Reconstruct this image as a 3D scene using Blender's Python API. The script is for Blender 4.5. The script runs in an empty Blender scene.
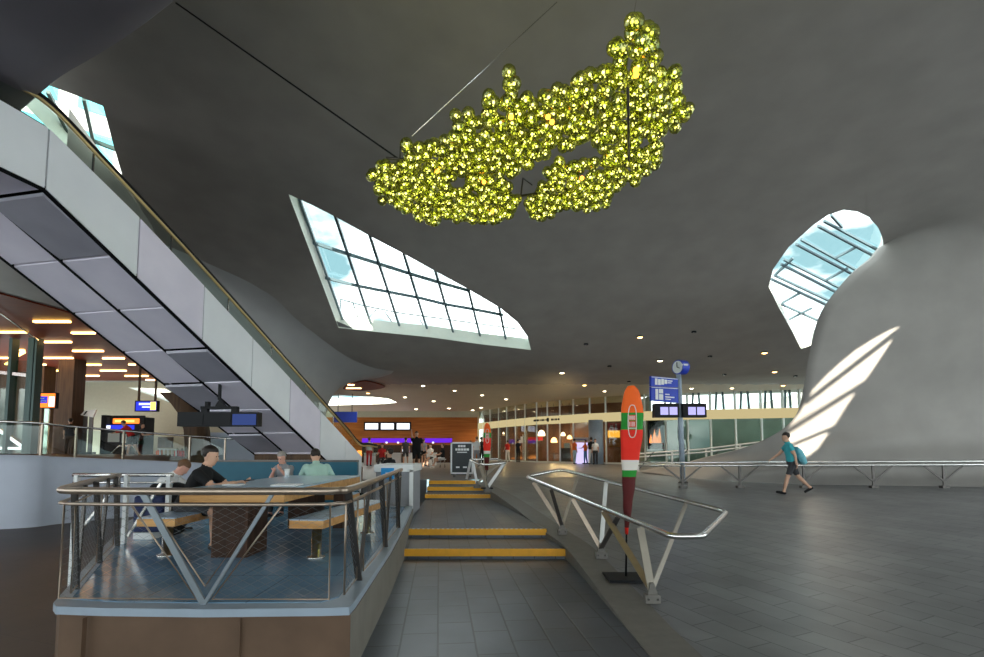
import bpy, bmesh, math, random
from mathutils import Vector, Matrix, noise
from mathutils.geometry import delaunay_2d_cdt
from mathutils.bvhtree import BVHTree
random.seed(7)
R = math.radians
sc = bpy.context.scene
COL = sc.collection
V = Vector

# ------------------------------------------------------------------ camera
F, CX, VC, PITCH = 500.0, 492.0, 415.0, R(4.0)
EYE = V((0, 0, 1.75))
def ray(u, v):
    xs, ys = (u - CX) / F, (VC - v) / F
    return V((xs, math.cos(PITCH) - ys * math.sin(PITCH), math.sin(PITCH) + ys * math.cos(PITCH)))
def at(u, v, Y):
    d = ray(u, v)
    return EYE + d * (Y / d.y)
def onz(u, v, z):
    d = ray(u, v)
    return EYE + d * ((z - EYE.z) / d.z)
def proj_u(p):
    q = p - EYE
    dep = q.y * math.cos(PITCH) + q.z * math.sin(PITCH)
    return CX + F * q.x / dep
cam = bpy.data.cameras.new('camera')
cam.sensor_width = 36.0
cam.lens = F / 984 * 36
cam.shift_y = (VC - 328.5) / 984
cam.clip_end = 500
cam_o = bpy.data.objects.new('camera', cam)
cam_o.location = EYE
cam_o.rotation_euler = (R(90) + PITCH, 0, 0)
COL.objects.link(cam_o)
sc.camera = cam_o

# ------------------------------------------------------------------ object helpers
def world_loc(o):
    p = V((0, 0, 0))
    while o is not None:
        p += o.location
        o = o.parent
    return p
def tag(o, label=None, cat=None, group=None, kind=None):
    if label: o['label'] = label
    if cat: o['category'] = cat
    if group: o['group'] = group
    if kind: o['kind'] = kind
    return o
def thing(name, label, cat, loc=(0, 0, 0), group=None, kind=None):
    o = bpy.data.objects.new(name, None)
    o.empty_display_size = 0.1
    COL.objects.link(o)
    o.location = loc
    return tag(o, label, cat, group, kind)
def obj(name, bm, m, parent=None, smooth=False, base=None):
    """bm in world coordinates -> ONE mesh object (under parent, or with its origin at base)"""
    off = V((0, 0, 0))
    if parent is not None: off = world_loc(parent)
    elif base is not None: off = V(base)
    if off.length > 0: bmesh.ops.translate(bm, verts=bm.verts, vec=-off)
    bmesh.ops.recalc_face_normals(bm, faces=bm.faces)
    me = bpy.data.meshes.new(name)
    bm.to_mesh(me); bm.free()
    for x in (m if isinstance(m, (list, tuple)) else [m]): me.materials.append(x)
    if smooth:
        for p in me.polygons: p.use_smooth = True
    o = bpy.data.objects.new(name, me)
    COL.objects.link(o)
    if parent is not None: o.parent = parent
    elif base is not None: o.location = base
    return o
def struct(name, bm, m, parent=None, smooth=False):
    o = obj(name, bm, m, parent, smooth)
    if parent is None: o['kind'] = 'structure'
    return o
def copy_tree(o, parent=None):
    c = o.copy(); COL.objects.link(c)
    if parent is not None: c.parent = parent
    for ch in list(o.children): copy_tree(ch, c)
    return c

# ------------------------------------------------------------------ mesh helpers
def BM(): return bmesh.new()
def box(bm, lo, hi, mi=0):
    x0, y0, z0 = lo; x1, y1, z1 = hi
    vs = [bm.verts.new(c) for c in ((x0,y0,z0),(x1,y0,z0),(x1,y1,z0),(x0,y1,z0),(x0,y0,z1),(x1,y0,z1),(x1,y1,z1),(x0,y1,z1))]
    for f in ((0,3,2,1),(4,5,6,7),(0,1,5,4),(1,2,6,5),(2,3,7,6),(3,0,4,7)):
        bm.faces.new([vs[i] for i in f]).material_index = mi
    return bm
def bar(bm, a, b, w, h=None, up=(0, 0, 1), mi=0):
    """rectangular bar a->b: w across, h along up"""
    a, b = V(a), V(b); h = w if h is None else h
    d = (b - a).normalized(); up = V(up)
    if abs(d.dot(up)) > .98: up = V((0, 1, 0)) if abs(d.y) < .9 else V((1, 0, 0))
    s = d.cross(up).normalized(); t = s.cross(d).normalized()
    vs = []
    for p in (a, b):
        for i, j in ((-1,-1),(1,-1),(1,1),(-1,1)):
            vs.append(bm.verts.new(p + s * (w/2*i) + t * (h/2*j)))
    for f in ((0,1,2,3),(4,7,6,5),(0,4,5,1),(1,5,6,2),(2,6,7,3),(3,7,4,0)):
        bm.faces.new([vs[i] for i in f]).material_index = mi
    return bm
def tube(bm, pts, r, n=10, closed=False, mi=0):
    pts = [V(p) for p in pts]; N = len(pts); rings = []
    prev = None
    for i, p in enumerate(pts):
        if closed: d = pts[(i+1) % N] - pts[i-1]
        else: d = pts[min(i+1, N-1)] - pts[max(i-1, 0)]
        d.normalize()
        ref = V((0, 0, 1)) if abs(d.z) < .95 else V((0, 1, 0))
        if prev is not None and prev.cross(d).length > .05: ref = prev
        s = d.cross(ref).normalized(); t = s.cross(d).normalized(); prev = t
        rr = r[i] if isinstance(r, (list, tuple)) else r
        rings.append([bm.verts.new(p + (s*math.cos(2*math.pi*k/n) + t*math.sin(2*math.pi*k/n))*rr) for k in range(n)])
    for i in range(N if closed else N-1):
        a, b = rings[i], rings[(i+1) % N]
        for k in range(n):
            f = bm.faces.new((a[k], a[(k+1) % n], b[(k+1) % n], b[k])); f.smooth = True; f.material_index = mi
    if not closed:
        bm.faces.new(rings[0][::-1]).material_index = mi; bm.faces.new(rings[-1]).material_index = mi
    return bm
def prism(bm, poly, dv, mi=0):
    """closed polygon (3D points) extruded by dv"""
    dv = V(dv)
    a = [bm.verts.new(V(p)) for p in poly]; b = [bm.verts.new(V(p) + dv) for p in poly]
    n = len(a)
    fs = [bm.faces.new(a), bm.faces.new(b[::-1])]
    for i in range(n): fs.append(bm.faces.new((a[i], b[i], b[(i+1) % n], a[(i+1) % n])))
    for f in fs: f.material_index = mi
    return bm
def ball(bm, c, r, seg=12, ring=8, sc_=(1, 1, 1), mi=0):
    ret = bmesh.ops.create_uvsphere(bm, u_segments=seg, v_segments=ring, radius=1)
    c = V(c)
    for v in ret['verts']:
        v.co = V((v.co.x*r*sc_[0], v.co.y*r*sc_[1], v.co.z*r*sc_[2])) + c
    for v in ret['verts']:
        for f in v.link_faces: f.smooth = True; f.material_index = mi
    return bm
def lathe(bm, c, prof, n=20, mi=0):
    c = V(c); rings = []
    for r, z in prof:
        rings.append([bm.verts.new(c + V((r*math.cos(2*math.pi*k/n), r*math.sin(2*math.pi*k/n), z))) for k in range(n)])
    for a, b in zip(rings, rings[1:]):
        for k in range(n):
            f = bm.faces.new((a[k], a[(k+1) % n], b[(k+1) % n], b[k])); f.smooth = True; f.material_index = mi
    bm.faces.new(rings[0][::-1]); bm.faces.new(rings[-1])
    return bm
def sheet(bm, rows, mi=0, smooth=True):
    """grid surface from rows of points"""
    g = [[bm.verts.new(p) for p in r] for r in rows]
    for a, b in zip(g, g[1:]):
        for i in range(len(a)-1):
            f = bm.faces.new((a[i], a[i+1], b[i+1], b[i])); f.smooth = smooth; f.material_index = mi
    return g
def bevel(bm, w, seg=2):
    bmesh.ops.bevel(bm, geom=list(bm.edges), offset=w, segments=seg, affect='EDGES', profile=.5)
    return bm
def catmull(pts, n):
    """n samples per span of a Catmull-Rom through pts"""
    pts = [V(p) for p in pts]; out = []
    for i in range(len(pts)-1):
        p0 = pts[i-1] if i else pts[0]*2 - pts[1]
        p1, p2 = pts[i], pts[i+1]
        p3 = pts[i+2] if i+2 < len(pts) else p2*2 - p1
        for k in range(n):
            t = k / n
            out.append(0.5*((2*p1) + (p2-p0)*t + (2*p0-5*p1+4*p2-p3)*t*t + (3*p1-p0-3*p2+p3)*t**3))
    out.append(pts[-1]); return out
def inpoly(x, y, poly):
    c = False; n = len(poly); j = n-1
    for i in range(n):
        xi, yi = poly[i][0], poly[i][1]; xj, yj = poly[j][0], poly[j][1]
        if (yi > y) != (yj > y) and x < (xj-xi)*(y-yi)/(yj-yi)+xi: c = not c
        j = i
    return c
def interp(tab, x):
    if x <= tab[0][0]: return tab[0][1]
    for (a, fa), (b, fb) in zip(tab, tab[1:]):
        if x <= b: return fa + (fb-fa)*(x-a)/(b-a)
    return tab[-1][1]
def smoothtab(tab, step=.25):
    pts = catmull([V((a, b, 0)) for a, b in tab], 12)
    return [(p.x, p.y) for p in pts]

# ------------------------------------------------------------------ materials
def new_mat(name):
    m = bpy.data.materials.new(name); m.use_nodes = True
    nt = m.node_tree; nt.nodes.clear()
    o = nt.nodes.new('ShaderNodeOutputMaterial')
    b = nt.nodes.new('ShaderNodeBsdfPrincipled')
    nt.links.new(b.outputs[0], o.inputs[0])
    return m, nt, b, o
def mat(name, c, rough=.5, metal=0., var=.12, scale=6., bump=0., coat=0., spec=.3, stretch=None):
    m, nt, b, o = new_mat(name)
    tc = nt.nodes.new('ShaderNodeTexCoord'); nz = nt.nodes.new('ShaderNodeTexNoise')
    nz.inputs['Scale'].default_value = scale; nz.inputs['Detail'].default_value = 4
    src = tc.outputs['Object']
    if stretch:
        mp = nt.nodes.new('ShaderNodeMapping'); mp.inputs['Scale'].default_value = stretch
        nt.links.new(src, mp.inputs[0]); src = mp.outputs[0]
    nt.links.new(src, nz.inputs['Vector'])
    mx = nt.nodes.new('ShaderNodeMix'); mx.data_type = 'RGBA'
    mx.inputs['A'].default_value = (*[max(0, x*(1-var)) for x in c], 1)
    mx.inputs['B'].default_value = (*[min(1, x*(1+var)) for x in c], 1)
    nt.links.new(nz.outputs[0], mx.inputs['Factor'])
    nt.links.new(mx.outputs['Result'], b.inputs['Base Color'])
    b.inputs['Roughness'].default_value = rough; b.inputs['Metallic'].default_value = metal
    b.inputs['Coat Weight'].default_value = coat; b.inputs['Specular IOR Level'].default_value = spec
    if bump:
        bp = nt.nodes.new('ShaderNodeBump'); bp.inputs['Strength'].default_value = bump; bp.inputs['Distance'].default_value = .02
        nt.links.new(nz.outputs[0], bp.inputs['Height']); nt.links.new(bp.outputs[0], b.inputs['Normal'])
    return m
def emis(name, c, s):
    m = bpy.data.materials.new(name); m.use_nodes = True
    nt = m.node_tree; nt.nodes.clear()
    o = nt.nodes.new('ShaderNodeOutputMaterial'); e = nt.nodes.new('ShaderNodeEmission')
    e.inputs[0].default_value = (*c, 1); e.inputs[1].default_value = s
    nt.links.new(e.outputs[0], o.inputs[0])
    return m
def glass(name, tint=(.9, .97, .95), refl=.10, rough=.02):
    m = bpy.data.materials.new(name); m.use_nodes = True
    nt = m.node_tree; nt.nodes.clear()
    o = nt.nodes.new('ShaderNodeOutputMaterial'); t = nt.nodes.new('ShaderNodeBsdfTransparent'); g = nt.nodes.new('ShaderNodeBsdfGlossy')
    t.inputs[0].default_value = (*tint, 1); g.inputs['Roughness'].default_value = rough
    lw = nt.nodes.new('ShaderNodeLayerWeight'); lw.inputs[0].default_value = .25
    ma = nt.nodes.new('ShaderNodeMath'); ma.operation = 'MULTIPLY_ADD'; ma.inputs[1].default_value = .3; ma.inputs[2].default_value = refl
    ma.use_clamp = True
    mx = nt.nodes.new('ShaderNodeMixShader')
    nt.links.new(lw.outputs['Fresnel'], ma.inputs[0]); nt.links.new(ma.outputs[0], mx.inputs[0])
    nt.links.new(t.outputs[0], mx.inputs[1]); nt.links.new(g.outputs[0], mx.inputs[2]); nt.links.new(mx.outputs[0], o.inputs[0])
    return m
def tiles(name, c1, c2, mortar, bw, bh, rough, rot=0., msize=.012, warp=0.):
    m, nt, b, o = new_mat(name)
    tc = nt.nodes.new('ShaderNodeTexCoord'); mp = nt.nodes.new('ShaderNodeMapping'); mp.inputs['Rotation'].default_value = (0, 0, rot)
    br = nt.nodes.new('ShaderNodeTexBrick'); br.inputs['Scale'].default_value = 1
    br.inputs['Brick Width'].default_value = bw; br.inputs['Row Height'].default_value = bh
    br.inputs['Mortar Size'].default_value = msize; br.inputs['Mortar Smooth'].default_value = .3
    br.inputs['Color1'].default_value = (*c1, 1); br.inputs['Color2'].default_value = (*c2, 1); br.inputs['Mortar'].default_value = (*mortar, 1)
    nz = nt.nodes.new('ShaderNodeTexNoise'); nz.inputs['Scale'].default_value = 1.3; nz.inputs['Detail'].default_value = 6
    nt.links.new(tc.outputs['Object'], mp.inputs[0]); nt.links.new(tc.outputs['Object'], nz.inputs['Vector'])
    nt.links.new(mp.outputs[0], br.inputs['Vector'])
    mx = nt.nodes.new('ShaderNodeMix'); mx.data_type = 'RGBA'; mx.blend_type = 'MULTIPLY'; mx.inputs['Factor'].default_value = .55
    rp = nt.nodes.new('ShaderNodeMapRange'); rp.inputs['From Min'].default_value = .3; rp.inputs['From Max'].default_value = .7
    rp.inputs['To Min'].default_value = .5; rp.inputs['To Max'].default_value = 1.3
    nt.links.new(nz.outputs[0], rp.inputs[0])
    nt.links.new(br.outputs['Color'], mx.inputs['A']); nt.links.new(rp.outputs[0], mx.inputs['B'])
    nt.links.new(mx.outputs['Result'], b.inputs['Base Color'])
    b.inputs['Roughness'].default_value = rough
    bp = nt.nodes.new('ShaderNodeBump'); bp.inputs['Strength'].default_value = .25; bp.inputs['Distance'].default_value = .01; bp.invert = True
    nt.links.new(br.outputs['Fac'], bp.inputs['Height']); nt.links.new(bp.outputs[0], b.inputs['Normal'])
    return m
def wood(name, c1, c2, rough=.4, axis=0, scale=3.):
    m, nt, b, o = new_mat(name)
    tc = nt.nodes.new('ShaderNodeTexCoord'); mp = nt.nodes.new('ShaderNodeMapping')
    s = [14., 14., 14.]; s[axis] = .8; mp.inputs['Scale'].default_value = s
    nz = nt.nodes.new('ShaderNodeTexNoise'); nz.inputs['Scale'].default_value = scale/3; nz.inputs['Detail'].default_value = 6
    cr = nt.nodes.new('ShaderNodeValToRGB')
    cr.color_ramp.elements[0].position = .3; cr.color_ramp.elements[0].color = (*c1, 1)
    cr.color_ramp.elements[1].position = .7; cr.color_ramp.elements[1].color = (*c2, 1)
    nt.links.new(tc.outputs['Object'], mp.inputs[0]); nt.links.new(mp.outputs[0], nz.inputs['Vector'])
    nt.links.new(nz.outputs[0], cr.inputs[0]); nt.links.new(cr.outputs[0], b.inputs['Base Color'])
    b.inputs['Roughness'].default_value = rough; b.inputs['Specular IOR Level'].default_value = .15
    return m

M = {}
M['ceiling'] = mat('ceiling_plaster', (.33, .305, .285), .5, var=.2, scale=1.1, bump=.0, spec=.35)
M['soffit'] = mat('beige_soffit', (.62, .54, .42), .6, var=.08, scale=1)
M['wallr'] = mat('wall_plaster', (.35, .345, .345), .5, var=.10, scale=1.2, spec=.4)
M['lavender'] = mat('lavender_plaster', (.52, .55, .64), .6, var=.08, scale=2)
M['bulk'] = mat('bulkhead_plaster', (.19, .17, .20), .5, var=.2, scale=.8)
M['clad'] = mat('lavender_metal', (.84, .77, .93), .35, .1, var=.16, scale=1.3)
M['clad2'] = mat('lavender_metal_light', (.88, .88, .93), .35, .1, var=.10, scale=1.3)
M['cladd'] = mat('grey_metal_panel', (.38, .36, .42), .4, .1, var=.25, scale=1.3)
M['gap'] = mat('black_gap', (.006, .006, .007), .8, spec=.05)
M['black'] = mat('black_plastic', (.010, .010, .012), .5, spec=.15)
M['rubber'] = mat('black_rubber', (.012, .010, .009), .6, spec=.2)
M['brass'] = mat('brass_strip', (.85, .62, .30), .35, .7)
M['floor'] = tiles('stone_tiles', (.20, .20, .205), (.16, .16, .165), (.075, .075, .08), .62, .31, .36, R(64), .008)
M['lane'] = tiles('slate_tiles', (.098, .112, .138), (.076, .087, .108), (.03, .034, .042), .55, .34, .34, R(84), .010)
M['brownfloor'] = tiles('brown_stone', (.050, .028, .020), (.042, .023, .016), (.03, .018, .013), .6, .6, .45, R(20), .006)  # brown stone, with shadow and warm bounce painted into its dark tone
M['kerb'] = mat('kerb_stone', (.17, .155, .14), .5, var=.2, scale=8)
M['orange'] = mat('orange_nosing', (.85, .40, .03), .5, var=.15, scale=9)
M['plinth'] = mat('brown_concrete', (.13, .078, .050), .7, var=.35, scale=3, bump=.2)
M['postgrey'] = mat('grey_post_steel', (.22, .25, .28), .35, .3)
M['concrete'] = mat('grey_concrete', (.20, .18, .155), .7, var=.25, scale=3, bump=.2)  # plinth side face: the light it catches is painted in as paler grey
M['coping'] = mat('blue_grey_coping', (.33, .39, .47), .4, var=.1)
M['deck'] = tiles('blue_deck_tiles', (.20, .34, .50), (.17, .30, .45), (.12, .19, .28), .9, .9, .16, 0, .006)
M['steel'] = mat('brushed_steel', (.72, .70, .68), .22, 1., var=.06, scale=20)
M['steelw'] = mat('bronze_steel', (.38, .30, .24), .35, .8, var=.15, scale=12)
M['steeld'] = mat('dark_steel', (.10, .09, .085), .4, .6)
M['beigesteel'] = mat('beige_steel_bar', (.33, .29, .24), .4, .4, var=.12)
M['white'] = mat('white_paint', (.80, .80, .80), .4, var=.05)
M['cream'] = mat('cream_paint', (.80, .72, .50), .5, var=.05)
M['creamwall'] = mat('cream_wall', (.55, .52, .40), .6, var=.08)
M['net'] = mat('steel_wire', (.22, .23, .24), .4, .8)
M['tabletop'] = mat('blue_white_laminate', (.50, .68, .82), .25, var=.06, coat=.3)
M['benchtop'] = tiles('blue_bench_slats', (.40, .55, .72), (.36, .5, .67), (.12, .17, .24), .5, .16, .3, R(10), .008)
M['oak'] = wood('orange_oak', (.50, .24, .08), (.72, .40, .16), .4, 0)
M['darkwood'] = wood('dark_wood', (.035, .018, .012), (.08, .04, .025), .5, 2)
M['redwood'] = wood('red_wood_ceiling', (.10, .013, .004), (.17, .028, .009), .5, 0)
M['orangewood'] = wood('orange_wood_wall', (.36, .10, .02), (.58, .20, .045), .45, 0, 1.5)
M['brownwood'] = wood('brown_column', (.055, .03, .018), (.11, .06, .032), .5, 2)
M['teal'] = mat('teal_paint', (.006, .095, .15), .4, var=.12)
M['navy'] = mat('navy_upholstery', (.015, .025, .09), .6)
M['glass'] = glass('clear_glass', (.90, .95, .93), .02)
M['rooflight'] = glass('skylight_glass', (.97, .99, 1.), .03)
M['shopglass'] = glass('shop_glass', (.80, .86, .82), .02)
M['greenglass'] = glass('green_glass', (.74, .84, .78), .05)
M['mullion'] = mat('blue_grey_mullion', (.12, .18, .21), .4, .2)
M['mullionw'] = mat('pale_mullion', (.62, .66, .62), .4, .2)
M['mulliong'] = mat('dark_green_mullion', (.05, .085, .08), .4, .2)
M['reveal'] = mat('pale_reveal', (.72, .75, .70), .5, var=.06)
M['skin'] = mat('skin', (.62, .36, .25), .5, var=.08, scale=15)
M['skin2'] = mat('reddish_skin', (.66, .34, .26), .5, var=.08, scale=15)
M['hair_d'] = mat('dark_hair', (.022, .015, .012), .5, var=.3, scale=60)
M['hair_g'] = mat('grey_hair', (.30, .27, .25), .6, var=.3, scale=60)
M['hair_b'] = mat('brown_hair', (.14, .07, .035), .6, var=.3, scale=60)
M['blackcloth'] = mat('black_cloth', (.010, .010, .011), .85)
M['whitecloth'] = mat('white_cloth', (.78, .78, .78), .85)
M['mint'] = mat('mint_cloth', (.42, .62, .54), .85, var=.1)
M['turq'] = mat('turquoise_cloth', (.06, .42, .48), .85, var=.15)
M['redcloth'] = mat('red_cloth', (.60, .03, .03), .85)
M['orangecloth'] = mat('orange_cloth', (.85, .15, .03), .85)
M['jeans'] = mat('blue_jeans', (.08, .20, .42), .85)
M['lightjeans'] = mat('light_jeans', (.40, .55, .62), .85)
M['darkgrey'] = mat('charcoal_cloth', (.05, .05, .055), .85)
M['greycloth'] = mat('grey_cloth', (.30, .30, .32), .85)
M['eye'] = mat('eye_dark', (.02, .015, .012), .2)

M['studs'] = tiles('stud_dots', (.85, .85, .80), (.85, .85, .80), (.80, .40, .04), .09, .4, .5, 0, .028)

# ------------------------------------------------------------------ ground levels
def zr(y): return min(.75, max(0., .055 * (y - 5.0)))       # the ramp on the right climbs away from the camera
def onramp(u, v):
    d = ray(u, v); a, b = 1.5, 40.
    for _ in range(50):
        m_ = (a + b) / 2
        if EYE.z + d.z * m_ / d.y > zr(m_): a = m_
        else: b = m_
    return EYE + d * (a / d.y)
kerb_edge = [(1.36, -6), (1.36, 2.5), (1.34, 4.3), (1.28, 6.2), (1.18, 8.2), (.98, 9.3), (.72, 10.8), (.40, 12.6), (.08, 14.2), (-.28, 15.6), (-.75, 17.0)]
KB = catmull([V((x, y, 0)) for x, y in kerb_edge], 8)
def kx(y): return interp([(p.y, p.x) for p in KB], y)
# lower floor (lane between platform and kerb) and brown floor to the left
bm = BM()
vs = [bm.verts.new(p) for p in ((-2.2, -25, 0), (1.6, -25, 0), (1.6, 17.5, 0), (-2.2, 17.5, 0))]; bm.faces.new(vs)
struct('floor', bm, M['lane'])
bm = BM()
vs = [bm.verts.new(p) for p in ((-20, -25, -.002), (-1.3, -25, -.002), (-1.3, 17.5, -.002), (-20, 17.5, -.002))]; bm.faces.new(vs)
struct('floor', bm, M['brownfloor'])
# ramp floor right of the kerb
bm = BM(); rows = []
ys = [-25, -10, -2] + [i*.5 for i in range(0, 34)] + [17.0, 17.6, 18.2, 18.64]
for y in ys:
    k = kx(max(y, -6)); rows.append([V((k + .42 + (26-k-.42)*t, y, zr(y))) for t in (0, .02, .1, .3, .6, 1)])
sheet(bm, rows)
struct('floor', bm, M['floor'], smooth=True)
# upper floor at the far end
bm = BM()
rows = [[V((x, y, .75)) for x in (-18, -6, -2, 0, 2, 8, 16, 30)] for y in (18.64, 20, 25, 35, 62)]
sheet(bm, rows); sheet(bm, [[V((x, y, .75)) for x in (-18, -6, -2.2, kx(17.0) + .44)] for y in (17.0, 18.64)])
sheet(bm, [[V((x, 17.0, z)) for x in (-18, -6, -2.2)] for z in (0, .75)])
sheet(bm, [[V((kx(17.0) + .44, y, zr(y) - .05)) for y in (17.0, 18.64)], [V((kx(17.0) + .44, y, .75)) for y in (17.0, 18.64)]])
struct('floor', bm, M['floor'])
# kerb strip
bm = BM()
top_l = [V((p.x, p.y, zr(p.y) + .012)) for p in KB]; top_r = [V((p.x + .44, p.y, zr(p.y) + .012)) for p in KB]
sheet(bm, [top_l, top_r]); sheet(bm, [[V((p.x, p.y, -.05)) for p in KB], top_l])
struct('trim_1', bm, M['kerb'])
# stairs: lower flight of two, upper flight of three
def lane_left(y): return interp([(4.12, -1.095), (6.2, -1.235), (8.4, -1.435), (10.95, -1.715), (20, -2.3)], y)
def step(parent, y0, y1, ztop, riser=.15):
    bm = BM(); yy = [y0 + (y1-y0)*i/6 for i in range(7)]
    poly = [V((lane_left(y) + .005, y, ztop)) for y in yy] + [V((kx(y) + .03, y, ztop)) for y in reversed(yy)]
    prism(bm, poly, (0, 0, -ztop - .01))
    s = obj('step', bm, M['lane'], parent)
    bm = BM(); box(bm, (lane_left(y0) + .006, y0 - .02, ztop - .105), (kx(y0) + .02, y0 + .05, ztop + .004))
    obj('nosing', bm, M['orange'], s)
    bm = BM(); box(bm, (lane_left(y0) + .05, y0 - .005, ztop + .004), (kx(y0) - .05, y0 + .03, ztop + .008)); obj('stud_strip', bm, M['studs'], s)
t = thing('stair_flight', 'two wide low steps with orange nosings nearest the camera, between platform and kerb', 'stairs', (0, 8.2, 0))
step(t, 8.2, 9.3, .15); step(t, 9.3, 14.75, .30)
t = thing('stair_flight', 'upper flight of three short steps with orange nosings beside the white cabinet', 'stairs', (-.5, 14.8, 0))
step(t, 14.75, 15.6, .45); step(t, 15.6, 16.4, .60); step(t, 16.4, 17.4, .748)

# ------------------------------------------------------------------ the vaulted ceiling
GT = smoothtab([(-30, 9.8), (0, 9.7), (6, 9.6), (10, 9.3), (15, 8.45), (20, 6.75), (23.5, 5.75), (27, 5.45), (31, 5.58), (36, 5.6), (64, 5.6)])
def zc(x, y):
    z = interp(GT, y)
    return z
def onceil(u, v, dz=0.):
    d = ray(u, v); a = 2.
    y = 2.
    while y < 62:
        p = EYE + d * (y / d.y)
        if p.z >= zc(p.x, y) + dz:
            lo, hi = y - .25, y
            for _ in range(30):
                m_ = (lo + hi) / 2; p = EYE + d * (m_ / d.y)
                if p.z >= zc(p.x, m_) + dz: hi = m_
                else: lo = m_
            return EYE + d * (hi / d.y)
        y += .25
    return EYE + d * (62 / d.y)

def dens(poly, n=3, closed=True):
    out = []
    for i in range(len(poly) if closed else len(poly)-1):
        a, b = V(poly[i]), V(poly[(i+1) % len(poly)])
        for k in range(n): out.append(a + (b-a)*k/n)
    return out
H1 = [(288.5,194.2),(312,205),(336.9,217.6),(371.6,236.9),(405.2,254.6),(437.9,272.5),(469.2,289.6),(500.5,308.1),(517.6,322.3),(527.5,336.5),(531,349.9),(480.6,344.2),(429.4,337.1),(373.9,331.7),(338.5,328)]
H2 = [(843.7,209.9),(857,211.5),(868,216.5),(876,221),(881,227.5),(884.7,240.7),(884,255),(874,275),(845,310),(822,335),(812,345),(801,349),(793,333),(779.7,309),(768.7,287),(773,269.4),(788.5,247.4),(812.8,225.3),(828,215)]
H3 = [(45,84),(75,95),(103,106),(112,140),(122,175),(131,209),(112,200),(90,175),(50,130),(25,105)]
H5 = [(318,397.5),(330,396),(345,395.6),(373,397.0),(389,398.8),(397,402.5),(385,403.8),(360,404.6),(330,405.4),(318,405)]
holes = []
for h in (H1, H2, H3, H5):
    holes.append([onceil(p.x, p.y) for p in dens([V((a, b, 0)) for a, b in h], 3)])

# ------------------------------------------------------------------ right wall: grows out of the floor and curls into the vault
Lp = [at(640,471.5,22), at(672,466,20.2), at(702,458.5,19), at(740,449,17.8), at(775,434,17), at(796,415,16.5), at(804,385,16.2), at(810,350,16), at(821,312,15.75), at(849,276,15.6), at(874,257,15.5)]
Lp += [onceil(885.5, 243), onceil(881, 226), onceil(871, 212), onceil(868, 175)]
Rp = [V(p) for p in ((23,15.6,.5),(23,15.55,.9),(23,15.4,1.5),(23,15.2,2.2),(23,14.9,3.0),(23,14.5,3.9),(23,13.9,4.9),(23,13.1,5.9),(23,12.1,6.9),(23,11.2,7.6),(23,10.1,8.3),(23,8.9,8.95),(23,7.5,9.5),(23,6.0,9.95),(23,4.0,10.4))]
Ls, Rs = catmull(Lp, 5), catmull(Rp, 5)
base_c = catmull([V(p) for p in ((6.55,22,.75),(6.75,20,.74),(7.4,17.9,.68),(9.2,16.75,.62),(12,16.2,.58),(15.6,15.85,.57),(23,15.6,.5))], 6)
def polyat(pl, t):
    L_ = [0]
    for a, b in zip(pl, pl[1:]): L_.append(L_[-1] + (b-a).length)
    s = t * L_[-1]
    for i in range(len(pl)-1):
        if s <= L_[i+1] + 1e-9: return pl[i] + (pl[i+1]-pl[i]) * ((s-L_[i]) / max(1e-9, L_[i+1]-L_[i]))
    return pl[-1]
NW = 40
def smin_(p, k):
    c = zc(p.x, p.y) - .012; h = max(k - abs(p.z - c), 0) / k
    return V((p.x, p.y, min(p.z, c) - h*h*k*.25))
base_s = [polyat(base_c, i/NW) for i in range(NW+1)]
rows = []
for k, (a, b) in enumerate(zip(Ls, Rs)):
    s = k / (len(Ls)-1); row = []
    wgt = max(0., 1 - s*2.2)**1.5
    belly = math.sin(min(1, s*1.0)*math.pi)
    for i in range(NW+1):
        t_ = i / NW
        p = a.lerp(b, t_)
        lin0 = base_s[0].lerp(base_s[-1], t_)
        p = p + (base_s[i] - lin0) * wgt
        row.append(p)
    # rolled-back edge that gives the wall its thickness
    q_ = max(0, min(1, (1 - s)*2.6 - .65)); e1 = row[0] + V((.25, .30, 0))*q_ + V((0,.03,.03)); e0 = row[0] + V((.8, .9, .0))*q_ + V((0,.1,.1))
    rows.append([smin_(p, .02 + 1.4*min(1, max(0, j - 2)/14)**1.3*min(1, (1 - s)*5.5)) for j, p in enumerate([e0, e1] + row)])
# relax the upper part into one wide fillet
nR, nC = len(rows), len(rows[0])
for it in range(140):
    new = [r[:] for r in rows]
    for k in range(18, nR - 1):
        wk = min(1, (k - 17) / 16)
        for j in range(3, nC - 1):
            new[k][j] = rows[k][j].lerp((rows[k-1][j] + rows[k+1][j] + rows[k][j-1] + rows[k][j+1]) / 4, .9*wk)
        e = rows[k][nC-1]; q = (rows[k-1][nC-1] + rows[k+1][nC-1]) / 2
        new[k][nC-1] = e.lerp(q, .9*wk)
    rows = new
for k in range(nR):
    for j in range(nC):
        p = rows[k][j]; c_ = zc(p.x, p.y); dl = max(.004, c_ - p.z)
        ss = lambda x: (lambda y: y*y*(3 - 2*y))(max(0, min(1, x)))
        wc_ = 1 - (1 - ss((j - 1) / 12)) * ss((k - 49) / 6)
        p.z = c_ - max(.006, dl * wc_ * ss((nR - 1 - k) / 15))
bm = BM(); sheet(bm, rows)
wall_right_tree_bm = bm.copy()
wr = struct('wall_right', bm, M['ceiling'], smooth=True)
bmesh.ops.triangulate(wall_right_tree_bm, faces=wall_right_tree_bm.faces)
WR = BVHTree.FromBMesh(wall_right_tree_bm); wall_right_tree_bm.free()

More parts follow.
